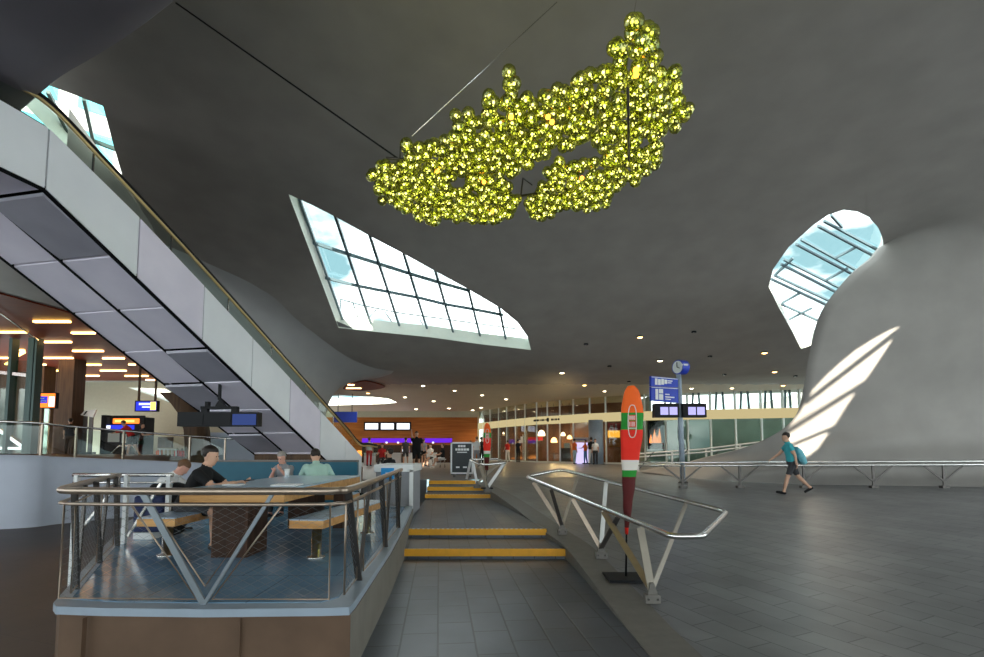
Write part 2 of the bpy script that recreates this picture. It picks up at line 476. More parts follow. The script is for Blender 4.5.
# the sunlit patch on that wall is cast through an added unseen ceiling opening
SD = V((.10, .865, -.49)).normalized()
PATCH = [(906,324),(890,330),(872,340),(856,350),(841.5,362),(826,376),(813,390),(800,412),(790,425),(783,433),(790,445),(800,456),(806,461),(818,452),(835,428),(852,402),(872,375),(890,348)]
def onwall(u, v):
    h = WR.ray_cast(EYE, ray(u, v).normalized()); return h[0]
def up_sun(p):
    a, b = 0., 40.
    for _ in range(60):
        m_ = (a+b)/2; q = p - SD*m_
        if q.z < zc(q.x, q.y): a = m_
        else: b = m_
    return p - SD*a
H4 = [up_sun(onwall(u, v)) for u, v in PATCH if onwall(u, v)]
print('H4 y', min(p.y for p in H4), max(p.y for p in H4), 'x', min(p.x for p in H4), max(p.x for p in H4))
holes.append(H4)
# openings without a frame: over the low left soffit, and behind the far glass front
CUT1 = [V(p) for p in ((-19.9, 8.35, 0), (-9.4, 10.6, 0), (-10.4, 14.7, 0), (-12.4, 20, 0), (-15.7, 29, 0), (-17.1, 33, 0), (-19.9, 33, 0))]
CUT2 = [V(p) for p in ((10.6, 36.5, 0), (12.5, 35.7, 0), (16, 34.5, 0), (21, 33.3, 0), (25.9, 32.7, 0), (25.9, 61, 0), (10.6, 61, 0))]
holes += [CUT1, CUT2]

def cdt_sheet(name, outer, pts, holes2, zf, m, step):
    """surface z = zf(x, y) inside outer with polygonal holes"""
    vs = [V((p[0], p[1])) for p in outer]; edges = [(i, (i+1) % len(outer)) for i in range(len(outer))]
    for h in holes2:
        b0 = len(vs); vs += [V((p[0], p[1])) for p in h]; edges += [(b0+i, b0+(i+1) % len(h)) for i in range(len(h))]
    vs += [V((p[0], p[1])) for p in pts]
    r = delaunay_2d_cdt(vs, edges, [], 0, 1e-5)
    bm = BM(); bv = [bm.verts.new((p.x, p.y, zf(p.x, p.y))) for p in r[0]]
    for f in r[2]:
        c = sum((r[0][i] for i in f), V((0, 0))) / len(f)
        if any(inpoly(c.x, c.y, h) for h in holes2) or not inpoly(c.x, c.y, outer): continue
        fc = bm.faces.new([bv[i] for i in f]); fc.smooth = True
    for v in [v for v in bm.verts if not v.link_faces]: bm.verts.remove(v)
    return bm
outer = [(-20, -25), (26, -25), (26, 62), (-20, 62)]
pts = []
y = -24.
while y < 62:
    st = .5 if 8 < y < 34 else 1.2
    x = -19.4
    while x < 26:
        pts.append((x + .01*math.sin(y*7+x), y)); x += st*1.3
    y += st
bm = cdt_sheet('ceiling', outer, pts, holes, zc, None, 1)
for f in bm.faces:
    if f.calc_center_median().y > 28.2: f.material_index = 1
struct('ceiling', bm, [M['ceiling'], M['soffit']], smooth=True)

# ------------------------------------------------------------------ rooflights
def rooflight(name, hole, up, bars, pane=True, barw=.09, mb='mullion', extra=None, rev='reveal'):
    bm = BM(); sheet(bm, [hole + [hole[0]], [p + up for p in hole] + [hole[0] + up]], smooth=False)
    w = struct(name, bm, M[rev])
    bm = BM()
    for ln in bars:
        for a, b in zip(ln, ln[1:]): bar(bm, a, b, barw, barw*1.3)
    if bars: obj('mullion', bm, M[mb], w)
    if extra:
        bm = BM()
        for ln in extra:
            for a, b in zip(ln, ln[1:]): tube(bm, [a, b], .025, 6)
        obj('guard_rail', bm, M['mullion'], w)
    if pane:
        c = sum(hole, V((0, 0, 0))) / len(hole) + up*.97
        bm = BM(); cv = bm.verts.new(c); rv = [bm.verts.new(p + up*.97) for p in hole]
        for i in range(len(rv)): bm.faces.new((cv, rv[i], rv[(i+1) % len(rv)]))
        obj('pane', bm, M['rooflight'], w)
    return w
up1 = V((0, .25, .55))
def lift(lines, dz, n=5):
    out = []
    for ln in lines:
        pl = []
        for (a, b) in zip(ln, ln[1:]):
            for k in range(n): pl.append((a[0]+(b[0]-a[0])*k/n, a[1]+(b[1]-a[1])*k/n))
        pl.append(ln[-1]); out.append([onceil(u, v, dz) for u, v in pl])
    return out
b1 = lift([[(334,212),(375,336)],[(368,230),(403.5,338)],[(402,248),(431,341)],[(434,266),(457,345)],[(467,284),(483,347)],[(498,302),(508,349)],
           [(303,239.5),(348,254),(411,274),(438,282),(470,291)],[(318,276),(358,286),(418,297.5),(446.5,304.5),(475,309.5),(503,315)],
           [(345,326),(374,331.5),(430,338),(480,344)],[(299,198),(345,326)]], .48)
ex1 = lift([[(340,299),(365,306),(400,313),(430,317),(455,320.5),(480,324),(517,329)],[(341,299),(339,322)],[(353,303),(361,326),(376,310)],[(385,312),(396,328)],[(420,320),(430,336)]], .75)
rooflight('window_1', holes[0], up1, b1, extra=ex1, barw=.075)
b2 = lift([[(818,226),(874,256)],[(824,221),(878,250)],[(796,244),(856,276)],[(801,239.5),(858,271)],[(781,264),(838,293)],[(784,259.5),(840,288)],[(771,279),(829,306)],[(774,275),(832,302)],[(781,304),(819,321)],
           [(858,246),(835,258)],[(848,268),(826,280)],[(831,215),(842,227)],[(793,258),(776,274)],[(800,293),(782,303)],[(812,308),(788,320)]], .42)
rooflight('window_2', holes[1], V((0, .1, .5)), b2, barw=.06)
b3 = lift([[(84,99),(108,208)],[(48,92),(100,196)],[(62,160),(112,172),(140,196)],[(58,128),(118,150)]], .42)
rooflight('window_3', holes[2], V((0, .05, .5)), b3, mb='mulliong', barw=.07)
rooflight('window_4', holes[3], V((0, 0, .6)), [], pane=False)
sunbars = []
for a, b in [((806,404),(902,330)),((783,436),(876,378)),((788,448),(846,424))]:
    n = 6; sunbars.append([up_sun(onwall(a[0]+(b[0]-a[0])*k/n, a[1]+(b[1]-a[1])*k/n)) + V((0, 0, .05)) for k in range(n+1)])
rooflight('window_5', holes[4], V((0, .0, .15)), sunbars, pane=False, barw=.09)  # added opening and bars, unseen, shaped to cast the striped sun patch
# added opaque hood, out of view, keeps the sun out of rooflight 1
near = [holes[0][i] for i in range(0, 30)]
bm = BM(); sheet(bm, [[p + up1*.9 + V((0, 0, .1)) for p in near], [p + V((0, 9.0, 6.2)) for p in near]])
sheet(bm, [[p + V((0, 9.0, 6.2)) for p in near], [p + V((0, -2.5, 6.2)) for p in near]])
sheet(bm, [[p + V((0, -2.5, 6.2)) for p in near], [p + V((0, -.5, .6)) for p in near]])
struct('roof', bm, M['reveal'])

# ------------------------------------------------------------------ left grey funnel behind the escalator
Le = [at(300,470,24.5), at(318,440,24.5), at(325,418,24.5), at(329,403,24.3), at(335,392,24.2), at(345,384,24.2), at(362,378.5,24.4)]
tp = onceil(392, 372); Le += [tp + V((0, 0, -.03)), onceil(405, 352) + V((0, 0, .03))]
Re = [V(p) for p in ((-8,17.5,.7),(-8.1,17.5,1.6),(-8.2,17.5,2.6),(-8.5,17.4,3.7),(-8.9,17.2,4.8),(-9.4,16.9,5.9),(-9.9,16.5,6.9),(-10.4,15.9,7.7),(-10.8,15.2,8.42))]
Ls2, Rs2 = catmull(Le, 5), catmull(Re, 5); rows = []
for a, b in zip(Ls2, Rs2):
    row = [a + V((-.5, .9, 0)), a + V((-.1, .3, 0))]
    row += [a.lerp(b, i/24) for i in range(25)]; rows.append(row)
bm = BM(); sheet(bm, rows); struct('wall_left', bm, M['wallr'], smooth=True)

# ------------------------------------------------------------------ dark bulkhead above the escalator, top left
bp = [(200,-14),(175,0),(152,17),(130,34),(107,49),(85,62),(66,73),(50,84),(35,96),(18,111),(0,127),(-40,160),(-90,205)]
edge = [onz(u, v, 6.35) for u, v in bp]
edge = catmull(edge, 4)
bm = BM()
rows = []
for f, dz in ((-.55, 3.3), (-.30, .9), (-.12, .18), (0, 0), (.25, -.07), (.6, -.10), (1.2, -.10), (2.5, -.08), (5, 0), (9, .1), (16, .2)):
    row = []
    for i, p in enumerate(edge):
        d = V((-.82, -.57, 0))
        row.append(p + d*f + V((0, 0, dz)))
    rows.append(row)
sheet(bm, rows); struct('ceiling', bm, M['bulk'], smooth=True)

# ------------------------------------------------------------------ left: parapet wall, upper level
PAR = [(V((-20, 8.5, 0)), 1.72), (V((-15.5, 10.2, 0)), 1.67), (at(0, 455, 11.4), 1.64), (at(60, 457, 12.2), 1.58), (at(120, 460, 13.3), 1.50), (at(200, 463.5, 14.6), 1.37), (at(235, 466, 15.0), 1.32)]
ppts = catmull([V((p.x, p.y, z)) for p, z in PAR], 5)
bm = BM()
sheet(bm, [[V((p.x + .25, p.y - .22, 0)) for p in ppts], [V((p.x, p.y, p.z - .25)) for p in ppts], [V((p.x, p.y, p.z)) for p in ppts], [V((p.x - .05, p.y + .25, p.z)) for p in ppts], [V((p.x - .05, p.y + .25, 0)) for p in ppts]])
struct('wall_left', bm, M['lavender'], smooth=True)
bm = BM()
sheet(bm, [[V((p.x, p.y + .1, p.z - .005)) for p in ppts], [V((p.x - 4, p.y + 30, 1.40)) for p in ppts]])
struct('floor', bm, M['brownwood'])
# low soffit above it: grey slab with a red-wood ceiling field
ZW = 6.1
slab = [V((-30, 6.5, ZW + .02)), V((-9.3, 10.5, ZW + .02)), V((-10.3, 14.7, ZW + .02)), V((-12.3, 20, ZW + .02)), V((-15.6, 29, ZW + .02)), V((-17, 33, ZW + .02)), V((-45, 33, ZW + .02))]
bm = BM(); prism(bm, slab, (0, 0, .5)); struct('ceiling', bm, M['ceiling'])
a, b = onz(0, 293, ZW), onz(62, 310, ZW); d = (b - a).normalized()
wc = [V((-45, 4, ZW)), a - d*12, b + d*1.5, b + d*1.5 + V((1.5, 2.5, 0))] + [V((-12.5, 20, ZW)), V((-15.9, 29, ZW)), V((-16.6, 31, ZW)), V((-45, 31, ZW))]
bm = BM(); prism(bm, [V((p.x, p.y, ZW - .03)) for p in wc], (0, 0, .045)); struct('ceiling', bm, M['redwood'])
bm = BM(); sheet(bm, [[V((p.x, p.y, ZW)) for p in slab[1:6]], [V((p.x, p.y, max(ZW + .02, zc(p.x, p.y) + .03))) for p in slab[1:6]]]); struct('trim_2', bm, M['ceiling'])
# cream back wall with a slanting window opening
YB = 32.0
op = [at(u, v, YB) for u, v in ((128, 387.5), (165, 389), (192, 404), (186, 409), (160, 398.5))]
outer = [(-33.5, 1.3), (-16.5, 1.3), (-16.5, 6.2), (-33.5, 6.2)]
bm = cdt_sheet('w', outer, [], [[(p.x, p.z) for p in op]], lambda x, y: 0, None, 1)
for v in bm.verts: v.co = V((v.co.x, YB, v.co.y))
wb = struct('wall_back', bm, M['creamwall'])
bm = BM(); box(bm, (-45, 27.5, 1.3), (at(76, 400, 27.5).x - .6, 27.7, 6.2)); struct('wall_back', bm, M['darkwood'])
# grey lift shaft of glass at the far left
gl = thing('lift_shaft', 'tall grey-green glazed lift enclosure behind the glass balustrade, at the picture\'s far left', 'lift', at(10, 450, 19))
for u in (-14, 6, 27, 31):
    p = at(u, 450, 19); bm = BM(); w_ = .13 if u in (27,) else .06
    box(bm, (p.x - w_, 18.9, 1.45), (p.x + w_, 19.2, ZW - .06)); obj('post', bm, M['mulliong'], gl)
bm = BM(); a, b = at(-14, 400, 19.1), at(27, 400, 19.1); box(bm, (a.x, 19.1, 1.5), (b.x, 19.13, 5.2)); obj('pane', bm, M['greenglass'], gl)
for a_, b_, w_ in ((at(-14, 371, 19), at(34, 376, 19), .12), (at(-14, 448, 19), at(27, 448.5, 19), .1), (at(0, 430, 19.05), at(27, 449, 19.05), .12)):
    bm = BM(); bar(bm, a_, b_, w_); obj('crossbar', bm, M['steel'], gl)
bm = BM(); bar(bm, at(-4, 310, 14.8), at(38, 340, 18.6), .04); obj('stay_rod', bm, M['steel'], gl)
# brown timber columns
for u0, u1, Y, lab in ((54, 70, 23.5, 'broad brown timber-clad column right of the orange screen on the upper level'), (33, 40, 25.5, 'dark slim timber column behind the orange screen on the upper level')):
    p, q = at(u0, 440, Y), at(u1, 440, Y)
    t = thing('timber_column', lab, 'column', ((p.x+q.x)/2, Y, 1.4))
    bm = BM(); prism(bm, [V((p.x, Y, 1.4)), V((q.x, Y, 1.4)), V((q.x, Y+.7, 1.4)), V((p.x, Y+.7, 1.4))], (0, 0, ZW - 1.4)); obj('shaft', bm, M['brownwood'], t)
    bm = BM(); box(bm, (p.x - .04, Y - .04, 1.4), (q.x + .04, Y + .74, 1.55)); obj('base', bm, M['darkwood'], t)
# dark leaning column beside the hanging monitors
t = thing('leaning_column', 'dark brown leaning column behind the seated man in the black tee', 'column', at(197, 460, 14.9))
bm = BM(); ring = []
for u, v, w_ in ((197, 466, .26), (197, 445, .25), (196, 430, .25), (192, 415, .27), (186, 404, .33), (178, 393, .45)):
    p = at(u, v, 14.9); ring.append([p + V((-w_, -.2, 0)), p + V((w_, -.2, 0)), p + V((w_, .3, 0)), p + V((-w_, .3, 0)), p + V((-w_, -.2, 0))])
sheet(bm, ring); obj('shaft', bm, M['brownwood'], t, smooth=False)
bm = BM(); p = at(197, 466, 14.9); box(bm, (p.x - .3, p.y - .25, 0.0), (p.x + .3, p.y + .35, p.z + .05)); obj('base', bm, M['darkwood'], t)
# pale wall behind the escalator foot
bm = BM(); p, q = at(204, 440, 15.6), at(332, 440, 17.0)
prism(bm, [V((p.x, p.y, 0)), V((q.x, q.y, 0)), V((q.x, q.y+.3, 0)), V((p.x, p.y+.3, 0))], (0, 0, 2.3)); struct('wall_left', bm, M['lavender'])

# glass balustrade on the parapet
t = thing('glass_balustrade', 'glass balustrade with slim steel handrail along the top of the grey parapet wall', 'balustrade', (ppts[10].x, ppts[10].y, ppts[10].z))
rail_z = lambda p: p.z + .76
bm = BM(); tube(bm, [V((p.x - .02, p.y + .12, rail_z(p))) for p in ppts], .028, 8); obj('handrail', bm, M['steel'], t)
seg = [i for i in range(0, len(ppts), 4)]
for i in seg:
    p = ppts[i]; bm = BM(); bar(bm, (p.x - .02, p.y + .12, p.z - .02), (p.x - .02, p.y + .12, rail_z(p)), .04, .04); obj('post', bm, M['steelw'], t)
for i, j in zip(seg, seg[1:]):
    p, q = ppts[i], ppts[j]; bm = BM(); o_ = V((-.02, .12, 0))
    prism(bm, [p + o_ + V((.04, 0, .04)), q + o_ + V((-.04, 0, .04)), q + o_ + V((-.04, 0, .70)), p + o_ + V((.04, 0, .70))], (0, .015, 0)); obj('pane', bm, M['glass'], t)

# light bars in the wood ceiling
M['bar'] = emis('warm_light_bar', (1., .55, .22), 5.5)
M['bar2'] = emis('yellow_light_bar', (1., .60, .14), 5.5)
bars = [(34,70,321.6),(72,94.5,333),(39,71,342),(0,27,332.3),(73,103,351),(30,41,351),(10,24,350.3),(44.5,72.6,358),(103,124,358.4),(74,100.7,364.8),(31.5,45.6,364.6),(-6,13,358),(48.6,74,370.7),(100.7,126,370.7),(76,99,375.8),(125,148,376),(146,156,380),(129,135,364.6)]
for i, (u0, u1, v) in enumerate(bars):
    a, b = onz(u0, v, ZW - .07), onz(u1, v, ZW - .07); bm = BM(); bar(bm, a, b, .10, .06)
    o = obj('light_bar', bm, M['bar' if i % 3 else 'bar2'], base=(a+b)/2)
    tag(o, 'glowing straight light bar set crosswise in the red wood ceiling above the upper level', 'ceiling light', 'light bars in the red wood ceiling')
for u, v in ((34.5, 344), (20, 354), (10, 362.3)):
    a, b = onz(u - 3.5, v + 2, ZW - .07), onz(u + 3.5, v - 2, ZW - .07); bm = BM(); bar(bm, a, b, .14, .06)
    o = obj('light_bar', bm, M['bar2'], base=(a+b)/2)
    tag(o, 'short yellow light bar set diagonally behind the lift enclosure in the wood ceiling', 'ceiling light', 'slanted light bars')

# ------------------------------------------------------------------ screens and machines on the upper level
M['scr_blue'] = emis('screen_blue', (.02, .03, .42), 1.2)
M['scr_orange'] = emis('screen_orange', (1., .22, .03), 1.1)
M['scr_white'] = emis('screen_white', (.85, .88, 1.), 1.0)
M['scr_pale'] = emis('screen_pale_violet', (.42, .40, .80), .8)
M['scr_dim'] = emis('screen_dim_blue', (.03, .05, .16), .8)
M['scr_yellow'] = emis('screen_yellow', (1., .72, .15), 1.1)
def rect(bm, u0, v0, u1, v1, Y, d=.02, mi=0):
    a, b = at(u0, v0, Y), at(u1, v1, Y)
    return box(bm, (min(a.x, b.x), Y, min(a.z, b.z)), (max(a.x, b.x), Y + d, max(a.z, b.z)), mi)
def bx(parent, name, m, u0, v0, u1, v1, Y, d=.02):
    bm = BM(); rect(bm, u0, v0, u1, v1, Y, d); return obj(name, bm, m, parent)
Y = 20.0
t = thing('advert_screen', 'orange and blue advertising screen on a thin pole on the upper level', 'screen', at(45, 456, Y + .1))
bx(t, 'casing', M['black'], 30.6, 392.6, 55.2, 408.4, Y, .15)
s = bx(t, 'display', M['scr_orange'], 31.6, 393.4, 54.2, 407.4, Y - .02)
bx(s, 'blue_field', M['scr_blue'], 35.5, 396.3, 47, 403, Y - .03, .01); bx(s, 'white_field', M['scr_white'], 49, 396.5, 54, 406.5, Y - .03, .01)
bx(s, 'lettering', M['white'], 37, 398, 44, 399, Y - .04, .01); bx(s, 'lettering', M['white'], 37, 400.5, 46, 401.5, Y - .04, .01)
bx(t, 'pole', M['steel'], 44.6, 408, 46.4, 454, Y + .05, .06)
t = thing('hanging_screen', 'blue departure screen hanging by two bars before the slanted bright window', 'screen', at(146, 406, 22))
bx(t, 'casing', M['black'], 135, 400.6, 156.5, 411.4, 22, .2)
s = bx(t, 'display', M['scr_blue'], 136, 401.5, 155.8, 410.6, 21.97)
bx(s, 'yellow_field', M['scr_yellow'], 150.5, 401.8, 155.5, 410, 21.95, .01); bx(s, 'lettering', M['scr_white'], 139, 403, 150, 405, 21.95, .01); bx(s, 'lettering', M['scr_white'], 142, 406.5, 150, 407.5, 21.95, .01)
for u in (139, 155.5):
    bm = BM(); p = at(u, 401, 22.1); box(bm, (p.x-.035, 22.05, p.z), (p.x+.035, 22.12, ZW)); obj('hanger', bm, M['brownwood'], t)
t = thing('notice_board', 'small white slanted notice board on a dark stand by the timber column', 'board', at(88, 457, 24))
bm = BM(); prism(bm, [at(80.5, 415, 24), at(93, 417.5, 24), at(96.3, 409.5, 24), at(84.5, 410.5, 24)], (0, .06, 0)); s = obj('panel', bm, M['white'], t)
bm = BM(); prism(bm, [at(83, 415, 23.97), at(84.5, 415, 23.97), at(87.5, 411, 23.97), at(86, 411, 23.97)], (0, .01, 0)); obj('lettering', bm, M['black'], s)
for u in (84, 90): bx(t, 'leg', M['steeld'], u - .7, 416, u + .7, 456.5, 24.05, .06)
bx(t, 'crossbar', M['steeld'], 80, 452, 95, 454, 24.05, .06)
Yk = 25.0
t = thing('ticket_machine', 'dark ticket machine with glowing orange and blue header on the upper level', 'ticket machine', at(124, 458, Yk + .4))
bx(t, 'cabinet', M['darkgrey'], 106, 417, 142, 457.5, Yk, .8)
s = bx(t, 'header', M['black'], 110, 415.5, 143.5, 431, Yk - .1, .1)
bx(s, 'orange_display', M['scr_orange'], 113, 418.5, 139, 423.6, Yk - .13); bx(s, 'blue_display', M['scr_blue'], 106.5, 425, 134, 429.5, Yk - .13); bx(s, 'white_disc', M['scr_white'], 106.5, 425.5, 110, 429, Yk - .15)
bx(s, 'lettering', M['scr_yellow'], 115, 420, 134, 422, Yk - .15)
bx(t, 'notice', M['white'], 108, 433, 119, 442, Yk - .02); bx(t, 'side_panel', M['white'], 122, 434, 126, 443, Yk - .02)
bx(t, 'gate_post', M['black'], 101.5, 415, 105, 456, Yk, .3)
bm = BM(); tube(bm, [at(108, 457, Yk - .8), at(119, 446, Yk - .8), at(134, 446, Yk - .8), at(136, 457, Yk - .8)], .04, 8); obj('queue_rail', bm, M['steel'], t)
t = thing('display_crate', 'white-edged display crate with railings on the parapet right of the ticket machine', 'crate', at(172, 461, 17.5))
bx(t, 'tray', M['white'], 154, 459, 189, 462, 17.5, .5); bx(t, 'back_panel', M['brownwood'], 158, 437, 172, 448, 17.9, .06)
bm = BM()
for u in (160, 164, 168, 172, 176): tube(bm, [at(u, 460, 17.6), at(u, 449, 17.6)], .025, 6)
tube(bm, [at(158, 449, 17.6), at(176, 449.5, 17.6)], .025, 6); obj('rack', bm, M['white'], t)
for i, (u, c, lab) in enumerate(((158.5, 'orangecloth', 'small orange bag at the end of the white display crate'), (177, 'redcloth', 'red travel bag in the white crate, nearest the railing rack'), (181.5, 'redcloth', 'middle one of the red travel bags in the white crate'), (186, 'redcloth', 'red travel bag nearest the dark leaning column'))):
    t = thing('travel_bag', lab, 'bag', at(u, 459, 17.8), 'bags in the display crate')
    p, q = at(u - 2.1, 459, 17.7), at(u + 2.1, 450.5, 17.7)
    bm = BM(); box(bm, (p.x, 17.62, p.z), (q.x, 17.85, q.z)); bevel(bm, .04); obj('body', bm, M[c], t)
    bm = BM(); tube(bm, [V((p.x+.04, 17.72, q.z)), V((p.x+.05, 17.72, q.z+.07)), V((q.x-.05, 17.72, q.z+.07)), V((q.x-.04, 17.72, q.z))], .012, 6); obj('handle', bm, M['black'], t)

# ------------------------------------------------------------------ escalator
def esc(t): return V((-5.224 - .192*t, 10 - t, 3.319 + .51*t))      # lower right edge of the casing
TT, TB = 3.63, -5.9
W_ = V((-.977, .211, 0)) * 1.95
dup_ = V((-.192, -1, 0)).normalized()
esc_t = thing('escalator', 'long escalator with lavender metal casing rising from the hall to the dark bulkhead', 'escalator', (-4.2, 15.6, .75))
def E2(t): return esc(t) if t <= TT else esc(TT) + dup_ * (t - TT)
def HP(t): return V((0, 0, interp([(-5, 1.15), (-2, 1.10), (2, 1.0), (TT, .84), (TT + 3, .80)], t)))
side_t = [TT + 4.0, TT + 1.6] + [TT - i*1.38 for i in range(7)] + [TB + .15]
rnd = random.Random(3)
for k, (a, b) in enumerate(zip(side_t, side_t[1:])):
    a_, b_ = E2(a - .012), E2(b + .012)
    bm = BM(); n_ = (b_ - a_).cross(V((0, 0, 1))).normalized()*.04
    prism(bm, [a_ + V((0,0,.02)), b_ + V((0,0,.02)), b_ + HP(b), a_ + HP(a)], n_)
    obj('side_panel', bm, M['clad2'] if k % 3 else M['clad'], esc_t)
    # far side
    bm = BM(); prism(bm, [a_ + W_ + V((0,0,.02)), b_ + W_ + V((0,0,.02)), b_ + W_ + HP(b), a_ + W_ + HP(a)], -n_); obj('side_panel', bm, M['clad'], esc_t)
und_t = [TT + 4.0, TT + 2.0, TT] + [TT - i*.98 for i in range(1, 10)]
for k, (a, b) in enumerate(zip(und_t, und_t[1:])):
    for lane, (f0, f1) in enumerate(((.012, .488), (.512, .988))):
        m_ = 'clad'
        if (k, lane) in ((6, 1), (5, 0), (10, 0), (8, 1), (2, 0)): m_ = 'cladd'
        a_, b_ = E2(a - .02), E2(b + .02)
        tilt = V((0, 0, -.06)) if m_ == 'cladd' else V((0, 0, 0))
        bm = BM(); prism(bm, [a_ + W_*f0 + tilt, b_ + W_*f0, b_ + W_*f1, a_ + W_*f1 + tilt], (0, 0, .05)); obj('underside_panel', bm, M[m_], esc_t)
bm = BM()
for f in (0, .5, 1): 
    for a, b in ((TT + 4, TT), (TT, TB)): bar(bm, E2(a) + W_*f + V((0,0,.03)), E2(b) + W_*f + V((0,0,.03)), .05, .08)
obj('seam_strip', bm, M['gap'], esc_t)
bm = BM(); 
for a, b in ((TT + 4, TT), (TT, TB)):
    prism(bm, [E2(a) + W_*.02 + V((0,0,.1)), E2(a) + W_*.98 + V((0,0,.1)), E2(b) + W_*.98 + V((0,0,.1)), E2(b) + W_*.02 + V((0,0,.1))], (0, 0, .8))
obj('truss', bm, M['gap'], esc_t)
rr = []
for t_ in (TT + 4, TT + 1.5, TT + .5, TT, TT - .7, 1, -2, TB + 1.2, TB + .3, TB - .4, TB - 1.0):
    p = E2(max(t_, TB + .3)) if t_ > TB else E2(TB + .3) + V((.192, 1, -.06)) * (TB + .3 - t_)
    rr.append(p + HP(t_))
rr = catmull(rr, 5)
for f in (0., 1.):
    o_ = W_*f
    bm = BM()
    sheet(bm, [[p + o_ for p in rr], [p + o_ + V((0,0,.30)) for p in rr]], smooth=False); obj('balustrade_glass', bm, M['greenglass'], esc_t)
    bm = BM(); tube(bm, [p + o_ + V((0,0,.37)) for p in rr], .042, 8); obj('handrail', bm, M['rubber'], esc_t)
    bm = BM(); tube(bm, [p + o_ + V((.02,0,.315)) for p in rr], .026, 8); obj('brass_strip', bm, M['brass'], esc_t)
bm = BM()
for t_ in (3, 1.6, .2, -1.2, -2.6, -4): bar(bm, E2(t_) + HP(t_), E2(t_) + HP(t_) + V((0,0,.3)), .02, .02)
obj('glass_joint', bm, M['steel'], esc_t)
p = E2(TB); bm = BM(); q = E2(-3.3)
prism(bm, [V((q.x, q.y, .75)), V((p.x, p.y, .75)), p + V((0,0,.1)), V((p.x, p.y, p.z + .9)), q + V((0,0,.05))], W_); obj('foot_housing', bm, M['brownwood'], esc_t)

# hanging double monitor under the escalator
Y = 10.4
t = thing('hanging_monitor', 'long black double monitor hanging under the escalator from a triangular bracket', 'monitor', at(217, 419, Y))
bx(t, 'casing', M['black'], 177.5, 412, 257, 426.3, Y, .22)
bx(t, 'screen', M['scr_dim'], 232.5, 414, 255.5, 425, Y - .015); bx(t, 'screen', M['black'], 204.5, 414, 230.5, 425, Y - .012); bx(t, 'screen', M['black'], 179, 413.5, 202.5, 425, Y - .012)
bm = BM(); rect(bm, 200.5, 406.3, 237, 408.6, Y + .06, .1); rect(bm, 201, 408, 207, 412.5, Y + .06, .1); rect(bm, 231, 408, 237, 412.5, Y + .06, .1)
rect(bm, 205, 401.5, 208, 407, Y + .06, .1); prism(bm, [at(214.5, 406.5, Y + .06), at(225, 406.5, Y + .06), at(219.5, 399, Y + .06)], (0, .1, 0))
obj('bracket', bm, M['black'], t)
bm = BM(); p = at(219.5, 400, Y + .11); bar(bm, p, p + V((0, 0, .55)), .05, .05); obj('hanger', bm, M['black'], t)

# ------------------------------------------------------------------ people
def frustum(bm, a, b, ra, rb, n=12, ea=1., eb=1.):
    """closed tapered capsule a->b"""
    a, b = V(a), V(b); d = (b - a); L_ = d.length; d.normalize()
    ref = V((1, 0, 0)) if abs(d.x) < .9 else V((0, 1, 0))
    s = (ref - d*ref.dot(d)).normalized(); t = d.cross(s)
    rings = []; 
    prof = [(-math.cos(x)*ra, math.sin(x)*ra) for x in (.35, .8, 1.25)] + [(0, ra)] + [(L_*k/3, ra+(rb-ra)*k/3) for k in (1, 2)] + [(L_, rb)] + [(L_+math.sin(x)*rb, math.cos(x)*rb) for x in (.4, .85, 1.25)]
    for z, r in prof:
        rings.append([bm.verts.new(a + d*z + (s*math.cos(2*math.pi*k/n) + t*math.sin(2*math.pi*k/n))*r) for k in range(n)])
    for p, q in zip(rings, rings[1:]):
        for k in range(n): bm.faces.new((p[k], p[(k+1) % n], q[(k+1) % n], q[k]))
    bm.faces.new(rings[0][::-1]); bm.faces.new(rings[-1])
def loftell(bm, secs, n=16):
    """closed loft of ellipses (centre, side vector, front vector)"""
    rings = []
    for c, s, f in secs: rings.append([bm.verts.new(c + s*math.cos(2*math.pi*k/n) + f*math.sin(2*math.pi*k/n)) for k in range(n)])
    for p, q in zip(rings, rings[1:]):
        for k in range(n): bm.faces.new((p[k], p[(k+1) % n], q[(k+1) % n], q[k]))
    bm.faces.new(rings[0][::-1]); bm.faces.new(rings[-1])
